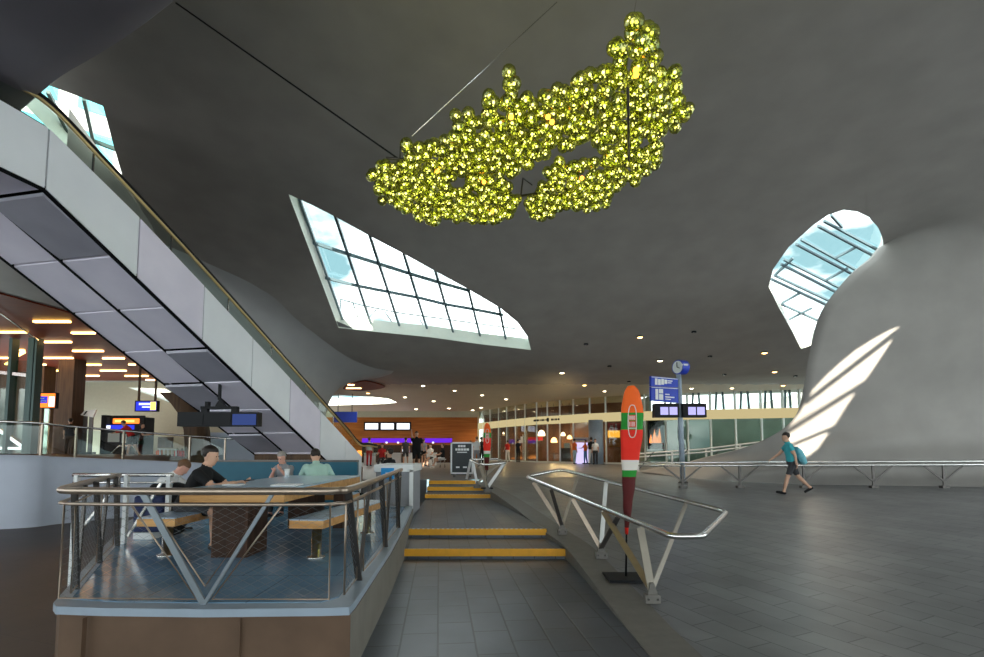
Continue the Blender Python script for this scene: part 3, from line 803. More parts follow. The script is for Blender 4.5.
def person(label, loc, rz, H, pose, cols, hair='hair_d', vox=.02, group=None, detail=False, slim=1., long_hair=False):
    """pose: lean, hipL/R, kneeL/R, shL/R, elL/R (degrees, forward positive), ab, nod, seat (hip height when sitting)"""
    g = lambda k, d=0: pose.get(k, d)
    k = H / 1.72; r_ = R
    top, low, shoe, skin = cols['top'], cols['low'], cols.get('shoe', 'darkgrey'), cols.get('skin', 'skin')
    sleeve, leg = cols.get('sleeve', .6), cols.get('leg', 2.)
    ln = r_(g('lean')); up_ = V((0, math.sin(ln), math.cos(ln))); fr = V((0, math.cos(ln), -math.sin(ln))); sd = V((1, 0, 0))
    bones = []; bm = BM()
    hip = V((0, 0, 0))
    neck = hip + up_*.50; nod = r_(g('nod')) + ln
    hup = V((0, math.sin(nod), math.cos(nod))); hfr = V((0, math.cos(nod), -math.sin(nod)))
    turn = r_(g('turn')); 
    hs = V((math.cos(turn), 0, 0)) + hfr*math.sin(turn); hfr = hfr*math.cos(turn) - V((1, 0, 0))*math.sin(turn); hs = hfr.cross(hup).normalized()
    head = neck + up_*.05 + hup*.145
    W = slim
    loftell(bm, [(hip - up_*.10, sd*.10*W, fr*.07), (hip - up_*.06, sd*.165*W, fr*.115), (hip + up_*.04, sd*.168*W, fr*.118), (hip + up_*.17, sd*.145*W, fr*.105), (hip + up_*.32, sd*.172*W, fr*.118),
                 (hip + up_*.42, sd*.182*W, fr*.105), (hip + up_*.475, sd*.145*W, fr*.08), (hip + up_*.51, sd*.075, fr*.06)])
    bones.append((hip - up_*.1, hip + up_*.06, .16, 'pel')); bones.append((hip + up_*.06, hip + up_*.47, .17, 'top'))
    frustum(bm, neck - up_*.03, head - hup*.05, .058, .052); bones.append((neck, head - hup*.06, .06, 'skin'))
    # head: cranium, jaw, nose, ears
    loftell(bm, [(head - hup*.125 + hfr*.045, hs*.025, hfr*.025), (head - hup*.11 + hfr*.035, hs*.048, hfr*.05), (head - hup*.06 + hfr*.015, hs*.066, hfr*.08), (head + hfr*.0, hs*.076, hfr*.095),
                 (head + hup*.05 - hfr*.006, hs*.076, hfr*.095), (head + hup*.09 - hfr*.01, hs*.06, hfr*.075), (head + hup*.115 - hfr*.012, hs*.03, hfr*.036)])
    frustum(bm, head + hup*.012 + hfr*.088, head - hup*.028 + hfr*.104, .010, .016, 8)
    frustum(bm, head - hup*.07 + hfr*.082 - hs*.016, head - hup*.07 + hfr*.082 + hs*.016, .010, .010, 8)
    for sg in (-1, 1): frustum(bm, head + hs*(sg*.078) + hup*.02, head + hs*(sg*.076) - hup*.03, .016, .012, 8)
    bones.append((head - hup*.1, head + hup*.1, .095, 'skin'))
    lowest = 1e9; feet = []; hands = {}
    for sg, n in ((-1, 'L'), (1, 'R')):
        hp = hip + sd*(sg*.092) - up_*.04
        th, kn = r_(g('hip' + n)), r_(g('knee' + n)); sp = r_(g('spread', 3))*sg
        td = V((math.sin(sp), math.sin(th)*math.cos(sp), -math.cos(th)*math.cos(sp))); sdn = V((math.sin(sp)*.3, math.sin(th - kn), -math.cos(th - kn))).normalized()
        knee = hp + td*.43; ank = knee + sdn*.41
        frustum(bm, hp, knee, .088*W, .056); frustum(bm, knee, knee + sdn*.14, .056, .055); frustum(bm, knee + sdn*.12, ank, .056, .037)
        bones.append((hp, knee, .085, 'th' + n)); bones.append((knee, ank, .055, 'sh' + n))
        fa = th - kn + r_(g('foot' + n, 0)); fd = V((math.sin(sp)*.6, math.cos(fa*.6), math.sin(fa*.6))).normalized()
        fdn = V((0, fd.z, -fd.y))
        heel = ank - fd*.03 + fdn*.045; toe = ank + fd*.17 + fdn*.05
        frustum(bm, heel, toe, .040, .034); frustum(bm, ank, heel, .04, .04); bones.append((heel, toe, .045, 'shoe'))
        lowest = min(lowest, heel.z - .04, toe.z - .034)
        s0 = hip + up_*.445 + sd*(sg*.185*W); a1, e1, ab = r_(g('sh' + n)) , r_(g('el' + n)), r_(g('ab' + n, g('ab', 8)))*sg
        ud = V((math.sin(ab), math.sin(a1)*math.cos(ab), -math.cos(a1)*math.cos(ab))); inn = r_(g('inw' + n, g('inw', 0)))
        f2 = V((-sg*math.sin(inn) + math.sin(ab)*.4, math.sin(a1 + e1)*math.cos(inn), -math.cos(a1 + e1)*math.cos(inn))).normalized()
        elb = s0 + ud*.285; wr_ = elb + f2*.245
        frustum(bm, s0 - sd*(sg*.03), elb, .060*W, .043); frustum(bm, elb, wr_, .043, .029)
        bones.append((s0, elb, .055, 'ua')); bones.append((elb, wr_, .04, 'fa'))
        # hand: palm, four fingers of different length, thumb from the side
        pn = f2.cross(sd*sg).normalized() if abs(f2.cross(sd).length) > .2 else V((0, 0, -1)); across = pn.cross(f2).normalized()
        loftell(bm, [(wr_, across*.026, pn*.018), (wr_ + f2*.045, across*.040, pn*.017), (wr_ + f2*.085, across*.042, pn*.014)], 10)
        for j, L_ in enumerate((.068, .078, .073, .056)):
            b0 = wr_ + f2*.078 + across*(.030 - .020*j); m0 = b0 + (f2*.9 + pn*.35).normalized()*(L_*.55); e0 = m0 + (f2*.5 + pn*.8).normalized()*(L_*.45)
            frustum(bm, b0, m0, .0095, .009, 8); frustum(bm, m0, e0, .009, .0075, 8)
        b0 = wr_ + f2*.03 + across*.034; m0 = b0 + (f2*.7 + across*.7).normalized()*.04; frustum(bm, b0, m0, .012, .010, 8); frustum(bm, m0, m0 + (f2*.95 + pn*.4).normalized()*.032, .010, .008, 8)
        bones.append((wr_, wr_ + f2*.15, .045, 'skin')); hands[n] = wr_ + f2*.10
    base = V(loc)
    zoff = (g('seat') / k if 'seat' in pose else -lowest)
    X = Matrix.Translation(base) @ Matrix.Rotation(rz, 4, 'Z') @ Matrix.Scale(k, 4) @ Matrix.Translation((0, 0, zoff))
    me = bpy.data.meshes.new('tmp'); bmesh.ops.recalc_face_normals(bm, faces=bm.faces); bm.to_mesh(me); bm.free()
    o = bpy.data.objects.new('tmp', me); COL.objects.link(o)
    rm = o.modifiers.new('r', 'REMESH'); rm.mode = 'VOXEL'; rm.voxel_size = vox
    sm = o.modifiers.new('s', 'SMOOTH'); sm.factor = .5; sm.iterations = 3 if vox < .015 else 1
    bpy.context.view_layer.update()
    ev = o.evaluated_get(bpy.context.evaluated_depsgraph_get()); me2 = bpy.data.meshes.new_from_object(ev)
    bpy.data.objects.remove(o)
    names = [skin, top, low, shoe]
    for n in names: me2.materials.append(M[n])
    cloth = {}
    for p in me2.polygons:
        c = p.center; best = None
        for (a, b, r, kind) in bones:
            ab_ = b - a; t = max(0., min(1., (c - a).dot(ab_) / ab_.length_squared)); dd = (c - a - ab_*t).length / r
            if best is None or dd < best[0]: best = (dd, t, kind)
        _, t, kind = best; mi = 0
        if kind == 'top': mi = 1
        elif kind == 'pel': mi = 2
        elif kind == 'ua': mi = 1 if t < sleeve else 0
        elif kind == 'fa': mi = 1 if sleeve > 1 and t < sleeve - 1 else 0
        elif kind.startswith('th'): mi = 2 if t < leg else 0
        elif kind.startswith('sh') and kind != 'shoe': mi = 2 if leg > 1 and t < leg - 1.05 else 0
        elif kind == 'shoe': mi = 3
        p.material_index = mi; p.use_smooth = True
        if mi: 
            for vi in p.vertices: cloth[vi] = mi
    nrm = [v.normal.copy() for v in me2.vertices]
    for vi in cloth: me2.vertices[vi].co += nrm[vi] * (.012 if cloth[vi] < 3 else .004)
    me2.transform(X); me2.transform(Matrix.Translation(-base))
    body = bpy.data.objects.new('person', me2); COL.objects.link(body); body.location = base
    tag(body, label, 'person', group)
    # hair
    bm = BM(); ball(bm, (0, 0, 0), 1, 16, 10)
    for v in bm.verts:
        q = v.co.copy(); q.x *= .088; q.y *= .106; q.z *= .100
        if q.y > .02 and q.z < .03: q *= .80                                # face stays free
        if long_hair and q.z < 0: q.z *= 2.3; q.y = min(q.y, -.01)
        q *= 1 + .06*noise.noise(q*40)
        v.co = X @ (head + hs*q.x + hfr*(q.y - .022) + hup*(q.z + .046))
    obj('hair', bm, M[hair], body, smooth=True)
    if detail:
        bm = BM()
        for sg in (-1, 1): ball(bm, X @ (head + hs*(sg*.030) + hup*.012 + hfr*.088), .008*k, 8, 6)
        obj('eyes', bm, M['eye'], body, smooth=True)
    return body, {n: X @ h for n, h in hands.items()}

# ------------------------------------------------------------------ raised seating platform
ZD = .54
PF = [(-3.48, 4.06), (-3.38, 3.97), (-3.0, 3.93), (-2.2, 3.90), (-1.30, 3.93), (-1.10, 3.95), (-1.10, 4.12), (-1.24, 6.2), (-1.44, 8.4), (-1.72, 10.95), (-7.2, 10.95), (-6.2, 8.6), (-4.95, 6.5)]
tp = thing('seating_platform', 'raised seating platform with brown concrete sides and blue floor, left of the stepped lane', 'platform', (-2.4, 4, 0))
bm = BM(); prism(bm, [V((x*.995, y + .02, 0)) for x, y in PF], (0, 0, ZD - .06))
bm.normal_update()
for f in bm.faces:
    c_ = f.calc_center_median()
    if c_.x > -1.9 and c_.y > 4.05 and abs(f.normal.z) < .5: f.material_index = 1  # right-hand side takes the tone with light painted in
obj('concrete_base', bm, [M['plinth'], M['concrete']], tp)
bm = BM(); prism(bm, [V((x, y, ZD - .06)) for x, y in PF], (0, 0, .06)); obj('coping', bm, M['coping'], tp)
inn = [(-3.42, 4.16), (-3.0, 4.08), (-2.2, 4.05), (-1.36, 4.07), (-1.26, 4.2), (-1.40, 6.2), (-1.60, 8.4), (-1.85, 10.8), (-7.0, 10.8), (-6.0, 8.6), (-4.8, 6.5)]
bm = BM(); prism(bm, [V((x, y, ZD)) for x, y in inn], (0, 0, .006)); obj('deck', bm, M['deck'], tp)
for x in (-3.12, -1.92):
    bm = BM(); box(bm, (x - .004, 3.905, .0), (x + .004, 3.95, ZD - .07)); obj('joint', bm, M['plinth'], tp)

# railing with V posts and wire mesh
rt = thing('platform_railing', 'steel railing with V-shaped posts and wire mesh round the raised seating platform', 'railing', (-2.4, 4.1, ZD))
ZR = 1.425
path = [V(p) for p in ((-4.78, 6.45, ZR), (-4.25, 5.4, ZR), (-3.62, 4.28, ZR), (-3.47, 4.09, ZR), (-3.2, 4.02, ZR), (-2.4, 3.97, ZR), (-1.42, 3.99, ZR), (-1.24, 4.07, ZR), (-1.19, 4.3, ZR), (-1.32, 6.2, ZR), (-1.50, 8.3, ZR))]
pc = catmull(path, 6)
bm = BM(); tube(bm, pc, .030, 10); obj('handrail', bm, M['steelw'], rt)
bm = BM(); tube(bm, [p - V((0, 0, .105)) for p in pc], .014, 8); obj('lower_rail', bm, M['steelw'], rt)
bm = BM(); tube(bm, [V((-5.45, 6.55, ZR)), V((-4.15, 6.55, ZR))], .026, 8); tube(bm, [V((-5.45, 6.55, ZR-.1)), V((-4.15, 6.55, ZR-.1))], .014, 8); obj('rear_rail', bm, M['steel'], rt)
def vpost(base, t0, t1, m='coping', w=.055):
    for q, f_ in ((t0, 1.), (t1, .55)):
        bm = BM(); bar(bm, base, q, w*f_, .02, up=(0, 1, 0)); obj('post', bm, M[m], rt)
bf = V((-2.26, 4.02, ZD))
vpost(bf, V((-2.77, 3.99, ZR)), V((-1.72, 3.98, ZR)), 'postgrey', .05)
for base, a, b in ((V((-1.24, 4.75, ZD)), V((-1.20, 4.2, ZR)), V((-1.26, 5.2, ZR))), (V((-1.33, 6.35, ZD)), V((-1.30, 5.9, ZR)), V((-1.37, 6.8, ZR))), (V((-1.46, 7.9, ZD)), V((-1.42, 7.5, ZR)), V((-1.50, 8.25, ZR)))):
    vpost(base, a, b, 'steeld', .06)
for base, a, b in ((V((-3.62, 4.45, ZD)), V((-3.48, 4.2, ZR)), V((-3.75, 4.65, ZR))), (V((-4.2, 5.45, ZD)), V((-4.05, 5.15, ZR)), V((-4.38, 5.75, ZR))), (V((-4.72, 6.4, ZD)), V((-4.6, 6.15, ZR)), V((-4.78, 6.45, ZR)))):
    vpost(base, a, b, 'steeld', .05)
for x in (-4.75, -5.4, -4.2): 
    bm = BM(); bar(bm, (x, 6.55, ZD if x > -5 else 0), (x, 6.55, ZR), .05, .05); obj('post', bm, M['white'], rt)
bm = BM(); bar(bm, (-5.3, 6.55, ZD+.2), (-4.85, 6.55, ZR-.1), .03); bar(bm, (-4.3, 6.55, ZR-.1), (-4.7, 6.55, ZD+.1), .03); obj('brace', bm, M['steel'], rt)
def meshpanel(quad, poly=None, nx=26, ny=14):
    """thin frame + diagonal wire net inside a convex polygon (points in a plane)"""
    poly = [V(p) for p in quad]
    bm = BM(); tube(bm, poly, .0085, 6, closed=True); fr_ = obj('net_frame', bm, M['steelw'], rt)
    o = poly[0]; ex = (poly[1] - poly[0]).normalized(); nn = ex.cross(poly[2] - poly[0]).normalized(); ey = nn.cross(ex)
    P2 = [((p - o).dot(ex), (p - o).dot(ey)) for p in poly]
    bm = BM(); st = .060
    cs = [x*.5 + y for x, y in P2] ; ds = [x*.5 - y for x, y in P2]
    for arr, sg in ((cs, 1), (ds, -1)):
        c = min(arr) + st*.4
        while c < max(arr):
            hit = []
            for i in range(len(P2)):
                (x0, y0), (x1, y1) = P2[i], P2[(i+1) % len(P2)]
                f0, f1 = x0*.5 + sg*y0 - c, x1*.5 + sg*y1 - c
                if f0*f1 < 0: t = f0/(f0-f1); hit.append((x0+(x1-x0)*t, y0+(y1-y0)*t))
            if len(hit) == 2:
                a, b = [o + ex*h[0] + ey*h[1] for h in hit]; tube(bm, [a, b], .0011, 3)
            c += st
    obj('wire_net', bm, M['net'], fr_)
zb, zt = ZD + .04, ZR - .105
y0 = 4.0
meshpanel([(-2.86, y0, zt), (-3.43, y0 + .05, zt), (-3.43, y0 + .05, zb), (-2.32, y0 + .02, zb)])
meshpanel([(-2.70, y0, zt), (-1.80, y0, zt), (-2.26, y0 + .02, zb + .10)])
meshpanel([(-1.66, y0, zt), (-1.28, y0, zt), (-1.28, y0 + .02, zb), (-2.20, y0 + .02, zb)])
def sidepanel(a, b): meshpanel([(a[0], a[1], zt), (b[0], b[1], zt), (b[0], b[1], zb), (a[0], a[1], zb)])
sidepanel((-1.20, 4.15), (-1.235, 4.65)); sidepanel((-1.25, 4.95), (-1.31, 6.15)); sidepanel((-1.35, 6.5), (-1.43, 7.7))
sidepanel((-3.46, 4.2), (-4.12, 5.3)); sidepanel((-4.25, 5.5), (-4.7, 6.3))

# ------------------------------------------------------------------ table, benches
tb = thing('long_table', 'long high table with pale blue top and orange oak edge on the platform', 'table', (-2.75, 6.8, ZD))
TZ = 1.335
tw = [(-3.32, 5.35), (-2.20, 5.35), (-2.16, 8.25), (-3.32, 8.25)]
bm = BM(); prism(bm, [V((x, y, TZ - .02)) for x, y in tw], (0, 0, .02)); obj('tabletop', bm, M['tabletop'], tb)
bm = BM(); prism(bm, [V((x + (.005 if x < -3 else -.005), y + .004, TZ - .14)) for x, y in tw], (0, 0, .12)); obj('apron', bm, M['oak'], tb)
for (x0, x1, y) in ((-3.15, -2.75, 5.7), (-3.15, -2.75, 7.8), (-2.45, -2.3, 7.8)):
    bm = BM(); box(bm, (x0, y, ZD + .006), (x1, y + .5, TZ - .14)); obj('leg', bm, M['darkwood'], tb)
def bench(label, a, b, w, z=.455, seatm='benchtop'):
    a, b = V(a), V(b); d = (b - a).normalized(); s = V((d.y, -d.x, 0))
    t = thing('bench', label, 'bench', (a + b)/2)
    bm = BM(); prism(bm, [a + s*w/2 + V((0,0,z-.09)), b + s*w/2 + V((0,0,z-.09)), b - s*w/2 + V((0,0,z-.09)), a - s*w/2 + V((0,0,z-.09))], (0, 0, .085)); obj('seat_edge', bm, M['oak'], t)
    bm = BM(); prism(bm, [a + s*w/2 + V((0,0,z-.005)), b + s*w/2 + V((0,0,z-.005)), b - s*w/2 + V((0,0,z-.005)), a - s*w/2 + V((0,0,z-.005))], (0, 0, .012)); obj('seat_top', bm, M[seatm], t)
    for f in (.12, .88):
        p = a.lerp(b, f); bm = BM(); lathe(bm, p, [(.10, .006), (.10, .02), (.055, .03), (.055, z - .09)], 16); obj('leg', bm, M['steel'], t)
    return t
bench('oak bench with blue slatted top right of the table, nearest the railing corner', (-2.00, 5.45, ZD), (-1.78, 7.6, ZD), .38)
bench('oak bench under the man in the black tee, left of the table', (-3.72, 5.6, ZD), (-3.72, 7.4, ZD), .42)
bench('oak bench at the far end of the table under the person in mint', (-3.6, 8.75, ZD), (-2.35, 8.75, ZD), .40)
t = thing('seat_block', 'dark navy upholstered seat block with white plinth behind the left mesh panel', 'seat', (-4.6, 7.0, ZD))
bm = BM(); p, q = at(131, 545, 6.9), at(163, 500, 6.9); box(bm, (p.x, 6.9, ZD + .09), (q.x, 7.5, 1.12)); bevel(bm, .03); obj('cushion', bm, M['navy'], t)
bm = BM(); box(bm, (p.x + .05, 6.86, ZD + .006), (q.x - .1, 7.4, ZD + .09)); obj('plinth', bm, M['white'], t)
# teal partition at the back of the platform
t = thing('teal_partition', 'low teal partition wall along the back of the seating platform', 'partition', (-4.3, 10.5, ZD))
a, b = at(206, 470, 10.5), at(357, 470, 10.5)
bm = BM(); box(bm, (a.x, 10.5, ZD + .012), (b.x, 10.62, 1.50)); obj('panel', bm, M['teal'], t)
bm = BM(); box(bm, (a.x, 10.46, 1.50), (b.x, 10.64, 1.54)); obj('cap', bm, M['steeld'], t)
# white cabinet with a blue notice
t = thing('recycling_cabinet', 'white-framed cabinet with grey side and blue notice at the foot of the upper steps', 'cabinet', (-2.2, 11.6, .0))
x0, x1 = at(376, 470, 11.3).x, at(412, 470, 11.3).x
bm = BM(); box(bm, (x0, 11.3, 0), (x1, 12.6, 1.26)); obj('body', bm, M['greycloth'], t)
bm = BM(); box(bm, (x0 - .03, 11.25, 1.26), (x1 + .03, 12.65, 1.42)); box(bm, (x1 - .05, 11.25, 0), (x1 + .03, 11.32, 1.3)); obj('frame', bm, M['white'], t)
M['notice'] = mat('notice_blue', (.02, .30, .70), .5)
a, b = at(381, 479, 11.24), at(394, 468, 11.24)
bm = BM(); box(bm, (a.x, 11.23, a.z), (b.x, 11.25, b.z)); n_ = obj('notice', bm, M['notice'], t)
a, b = at(385.5, 476, 11.22), at(390, 472.5, 11.22); bm = BM(); box(bm, (a.x, 11.22, a.z), (b.x, 11.23, b.z)); obj('pictogram', bm, M['white'], n_)

# people on the platform
SIT = dict(hipL=85, kneeL=85, hipR=82, kneeR=80)
m1, h1 = person('person in a black tee sitting at the long table, holding a phone in both hands', (-3.78, 6.25, ZD), R(-86), 1.60,
    dict(SIT, lean=27, shL=52, elL=50, shR=54, elR=48, inw=22, ab=6, nod=-12, seat=.55), dict(top='blackcloth', low='darkgrey', leg=.9, sleeve=.75), 'hair_d', .011, detail=True)
ph = (h1['L'] + h1['R'])/2 + V((.05, 0, .01))
t = tag(obj('phone', bevel(box(BM(), ph - V((.035, .07, .006)), ph + V((.035, .07, .006))), .003), M['black'], base=ph), 'black phone in the hands of the person in the black tee', 'phone')
person('person in a white top leaning forward behind the man in the black tee', (-5.1, 7.55, ZD), R(-80), 1.55,
    dict(SIT, lean=40, shL=50, elL=40, shR=50, elR=40, inw=20, nod=10, seat=.48), dict(top='whitecloth', low='blackcloth', sleeve=.8, skin='skin2'), 'hair_b', .016)
t = thing('backpack', 'black backpack leaning behind the person in the white top', 'bag', (-5.0, 7.1, ZD))
bm = BM(); p = at(168, 484, 7.1); box(bm, (p.x - .24, 7.0, .56), (p.x + .22, 7.25, p.z + .02)); bevel(bm, .09, 3); obj('body', bm, M['blackcloth'], t)
bm = BM(); tube(bm, [V((p.x - .08, 7.1, p.z)), V((p.x, 7.1, p.z + .06)), V((p.x + .08, 7.1, p.z))], .012, 6); obj('handle', bm, M['black'], t)
p = at(291, 470, 9.3)
m3, h3 = person('grey-haired person facing the camera at the far end of the table, hands raised', (-3.80, 9.35, ZD), R(172), 1.46,
    dict(SIT, lean=20, shL=40, elL=115, shR=30, elR=120, inw=35, ab=8, nod=8, seat=.52), dict(top='greycloth', low='darkgrey', sleeve=.8, skin='skin2'), 'hair_g', .014, detail=True)
person('person in a mint green shirt seen from behind at the far end of the table', (-3.02, 8.75, ZD), R(28), 1.66,
    dict(SIT, lean=32, shL=50, elL=40, shR=14, elR=50, abR=28, inw=10, nod=2, seat=.53), dict(top='mint', low='darkgrey', sleeve=.7), 'hair_d', .014, slim=1.12)
bench('dark bench under the grey-haired person by the teal partition', (-4.4, 9.35, ZD), (-3.2, 9.35, ZD), .40, .44)
def mug(label, p, m='white'):
    t = thing('cup', label, 'cup', p)
    bm = BM(); lathe(bm, p, [(.030, 0), (.036, .05), (.040, .10), (.034, .10), (.030, .02)], 16); obj('body', bm, M[m], t)
    bm = BM(); lathe(bm, V(p) + V((0, 0, .10)), [(.041, 0), (.041, .012), (.036, .018)], 16); obj('lid', bm, M['white'], t)
mug('white paper cup on the table before the grey-haired person', (-3.24, 7.95, TZ))
q = V((-3.08, 6.0, TZ + .004)); tag(obj('leaflet', box(BM(), q - V((.10, .07, .004)), q + V((.10, .07, .004))), M['white'], base=q), 'white leaflet on the table before the man in the black tee', 'paper')
q = V((-2.42, 5.95, TZ + .006)); bm = BM(); box(bm, q - V((.15, .11, .006)), q + V((.15, .11, .006))); tag(obj('magazine', bm, M['white'], base=q), 'white magazine lying on the right corner of the table', 'magazine')

# ------------------------------------------------------------------ leaning rails beside the kerb
def spoke_rail(label, front, back, legs, base_w=.17, name='leaning_rail'):
    t = thing(name, label, 'railing', legs[0][0])
    loop = [V(p) for p in front] + [V(p) for p in back]
    # round the corners
    pts = []
    n = len(loop)
    for i in range(n):
        a, b, c = loop[i-1], loop[i], loop[(i+1) % n]
        r = min(.22, (b-a).length*.3, (c-b).length*.3)
        p, q = b + (a-b).normalized()*r, b + (c-b).normalized()*r
        for k in range(6):
            s = k/5; pts.append(p*(1-s)**2 + b*2*s*(1-s) + q*s*s)
    bm = BM(); tube(bm, pts, .034, 12, closed=True); obj('handrail', bm, M['steel'], t)
    for base, tops in legs:
        bm = BM(); b_ = V(base)
        box(bm, b_ + V((-base_w/2, -.05, 0)), b_ + V((base_w/2, .05, .10))); bevel(bm, .008, 1); f_ = obj('base_plate', bm, M['kerb'], t)
        for s_ in (-1, 1):
            bm = BM(); ball(bm, b_ + V((s_*base_w*.3, -.055, .05)), .014, 8, 6); obj('bolt', bm, M['steeld'], f_)
        bm = BM(); prism(bm, [b_ + V((-.05, -.03, .10)), b_ + V((.06, -.03, .10)), b_ + V((.02, -.03, .22)), b_ + V((-.02, -.03, .22))], (0, .06, 0)); obj('bracket', bm, M['kerb'], f_)
        for q, m_, w_ in tops:
            bm = BM(); d = (V(q) - b_).normalized(); bar(bm, b_ + V((0, 0, .14)), V(q) - d*.02, w_, .018, up=(0, 1, 0)); obj('leg', bm, M[m_], t)
    return t
def on_seg(u, a, b):
    a, b = V(a), V(b); lo, hi = 0., 1.; fa = proj_u(a) - u
    for _ in range(40):
        m_ = (lo+hi)/2
        if (proj_u(a.lerp(b, m_)) - u)*fa > 0: lo = m_
        else: hi = m_
    return a.lerp(b, lo)
FA, FB = at(525.5,476.7,9.8), at(672,536.5,5.35)
FC, FD, FE = at(703,536,5.35), at(727.5,512,7.0), at(561,469.5,10.5)
B1, B2, B3 = [onramp(u, v) + V((0, 0, .012)) for u, v in ((652,604), (601,559), (562,535))]
sf = lambda u: on_seg(u, FA, FB) - V((0, 0, .03))
sb = lambda u: on_seg(u, FE, FD) - V((0, 0, .03))
spoke_rail('polished loop handrail on leaning bars beside the kerb, nearest the camera', [FA, FB, FC], [FD, FE],
    [(B1, [(sf(603), 'steelw', .075), (sf(640), 'beigesteel', .085), (sb(686), 'beigesteel', .06)]),
     (B2, [(sf(572), 'steelw', .06), (sb(606), 'white', .07), (sf(618), 'steeld', .07)]),
     (B3, [(sf(533), 'steelw', .07), (sf(551), 'steeld', .06), (sb(578), 'beigesteel', .05)])])
# the farther one
GA, GB = at(469,459.5,16.2), at(482,465,14.6)
GC, GD = at(506.5,462.8,14.9), at(499,459,16.6)
C1, C2, C3 = onramp(487.5, 492.5), onramp(477, 488), onramp(466.5, 484)
sg_ = lambda u: on_seg(u, GA, GB) - V((0, 0, .03)); sh_ = lambda u: on_seg(u, GD, GC) - V((0, 0, .03))
spoke_rail('polished loop handrail on leaning bars beside the upper steps, farther off', [GA, GB, GC], [GD],
    [(C1, [(sg_(480), 'beigesteel', .08), (sh_(504.5), 'white', .09)]), (C2, [(sg_(473), 'white', .08), (sh_(501), 'beigesteel', .07)]), (C3, [(sg_(470.5), 'white', .08)])], .22)

# ------------------------------------------------------------------ banner flags
M['b_orange'] = mat('banner_orange', (.90, .13, .015), .7, var=.06)
M['b_green'] = mat('banner_green', (.02, .26, .03), .7, var=.06)
M['b_red'] = mat('banner_red', (.80, .025, .012), .7, var=.06)
M['b_white'] = mat('banner_white', (.72, .66, .60), .7, var=.06)
M['b_maroon'] = mat('banner_maroon', (.09, .008, .008), .7, var=.1)
def banner(label, Y, base_uv, prof, bands, pole_u, base_px, logo=None):
    base = onramp(*base_uv)
    t = thing('beach_flag', label, 'flag', base)
    bm = BM(); p, q = at(base_px[0], base_uv[1], base.y), at(base_px[1], base_uv[1], base.y); dd = (q.x - p.x)*.42
    box(bm, (p.x, base.y - dd, zr(base.y) + .012), (q.x, base.y + dd, zr(base.y) + .045)); obj('base_plate', bm, M['black'], t)
    top = at(pole_u[0], prof[0][0] + 2, Y); bot = V((base.x, base.y, zr(base.y) + .03))
    mid = at(pole_u[1], prof[-1][0], Y)
    bm = BM(); tube(bm, [bot, mid, mid.lerp(top, .97)], [.014, .011, .006], 8); obj('pole', bm, M['black'], t)
    rows = []; mats = ['b_orange', 'b_green', 'b_red', 'b_white', 'b_maroon']
    bm = BM(); prev = None
    v0, v1 = prof[0][0], prof[-1][0]; N = 44
    lt, rt_ = [(a, b) for a, b, c in prof], [(a, c) for a, b, c in prof]
    for i in range(N+1):
        v = v0 + (v1 - v0)*i/N; l, r = interp(lt, v), interp(rt_, v); ring = []
        for j in range(7):
            s = j/6; p = at(l + (r-l)*s, v, Y); p.y += -.035*math.sin(math.pi*s) - .02 + .012*math.sin(v*.25 + s*2); ring.append(bm.verts.new(p))
        for j in range(7):
            s = 1 - j/6; p = at(l + (r-l)*s, v, Y); p.y += .02 + .012*math.sin(v*.25 + s*2); ring.append(bm.verts.new(p))
        if prev:
            mi = 0
            for k, (vb, m_) in enumerate(bands):
                if v - .01 > vb: mi = mats.index(m_)
            for j in range(14):
                f = bm.faces.new((prev[j], prev[(j+1) % 14], ring[(j+1) % 14], ring[j])); f.material_index = mi; f.smooth = True
        else: bm.faces.new(ring)
        prev = ring
    bm.faces.new(prev)
    cl = obj('banner_cloth', bm, [M[m_] for m_ in mats], t)
    if logo:
        cu, v0, v1, hw, lw = logo; Yl = Y - .075
        bm = BM(); pts = []
        for k in range(28):
            a = 2*math.pi*k/28; ca, sa = math.cos(a), math.sin(a)
            pts.append(at(cu + hw*math.copysign(abs(ca)**.7, ca), (v0+v1)/2 + ((v1-v0)/2)*math.copysign(abs(sa)**.8, sa), Yl))
        tube(bm, pts, lw, 6, closed=True)
        bm2 = BM()
        def r2(b_, x0, y0, x1, y1, Yq): rect(b_, cu + hw*x0, v0 + (v1-v0)*y0, cu + hw*x1, v0 + (v1-v0)*y1, Yq, .006)
        r2(bm, -1, .70, 1, .725, Yl)
        lg = obj('emblem_outline', bm, M['b_white'], cl)
        r2(bm2, -.82, .31, .82, .47, Yl + .004); r2(bm2, -.82, .50, .82, .68, Yl + .004); obj('emblem_field', bm2, M['b_red'], cl)
        bm3 = BM()
        for x0, x1, y0, y1 in ((-.7,-.5,.33,.45),(-.4,-.2,.33,.45),(-.1,.1,.33,.45),(.2,.35,.33,.45),(.45,.7,.33,.36),(.45,.7,.38,.41),(.45,.7,.42,.45),(-.7,-.55,.52,.66),(-.35,-.25,.52,.66),(-.1,.0,.52,.66),(.1,.3,.52,.66),(.45,.6,.52,.66)):
            r2(bm3, x0, y0, x1, y1, Yl - .004)
        obj('lettering', bm3, M['b_white'], cl)
banner('tall orange, green and red feather flag with emblem standing inside the near loop handrail', 6.55, (626, 579.5),
    [(386,628,634),(388,626.3,636.5),(392,624.4,638.8),(398,623,641),(406,622,642.3),(416,621.4,643),(426,621.2,642.8),(436,621,642),(446,621,640.8),(456,621.5,639.2),(466,622,637.5),(478,622.4,635.4),(490,622.8,634),(505,623.4,632),(518,624.2,630),(528,625,628.6),(534,625.6,627.6)],
    [(414.5,'b_green'),(430,'b_red'),(461,'b_white'),(472,'b_green'),(478,'b_maroon'),(530,'b_red')], (631, 626.5), (606, 645), (632.3, 405, 437.5, 4.2, .006))
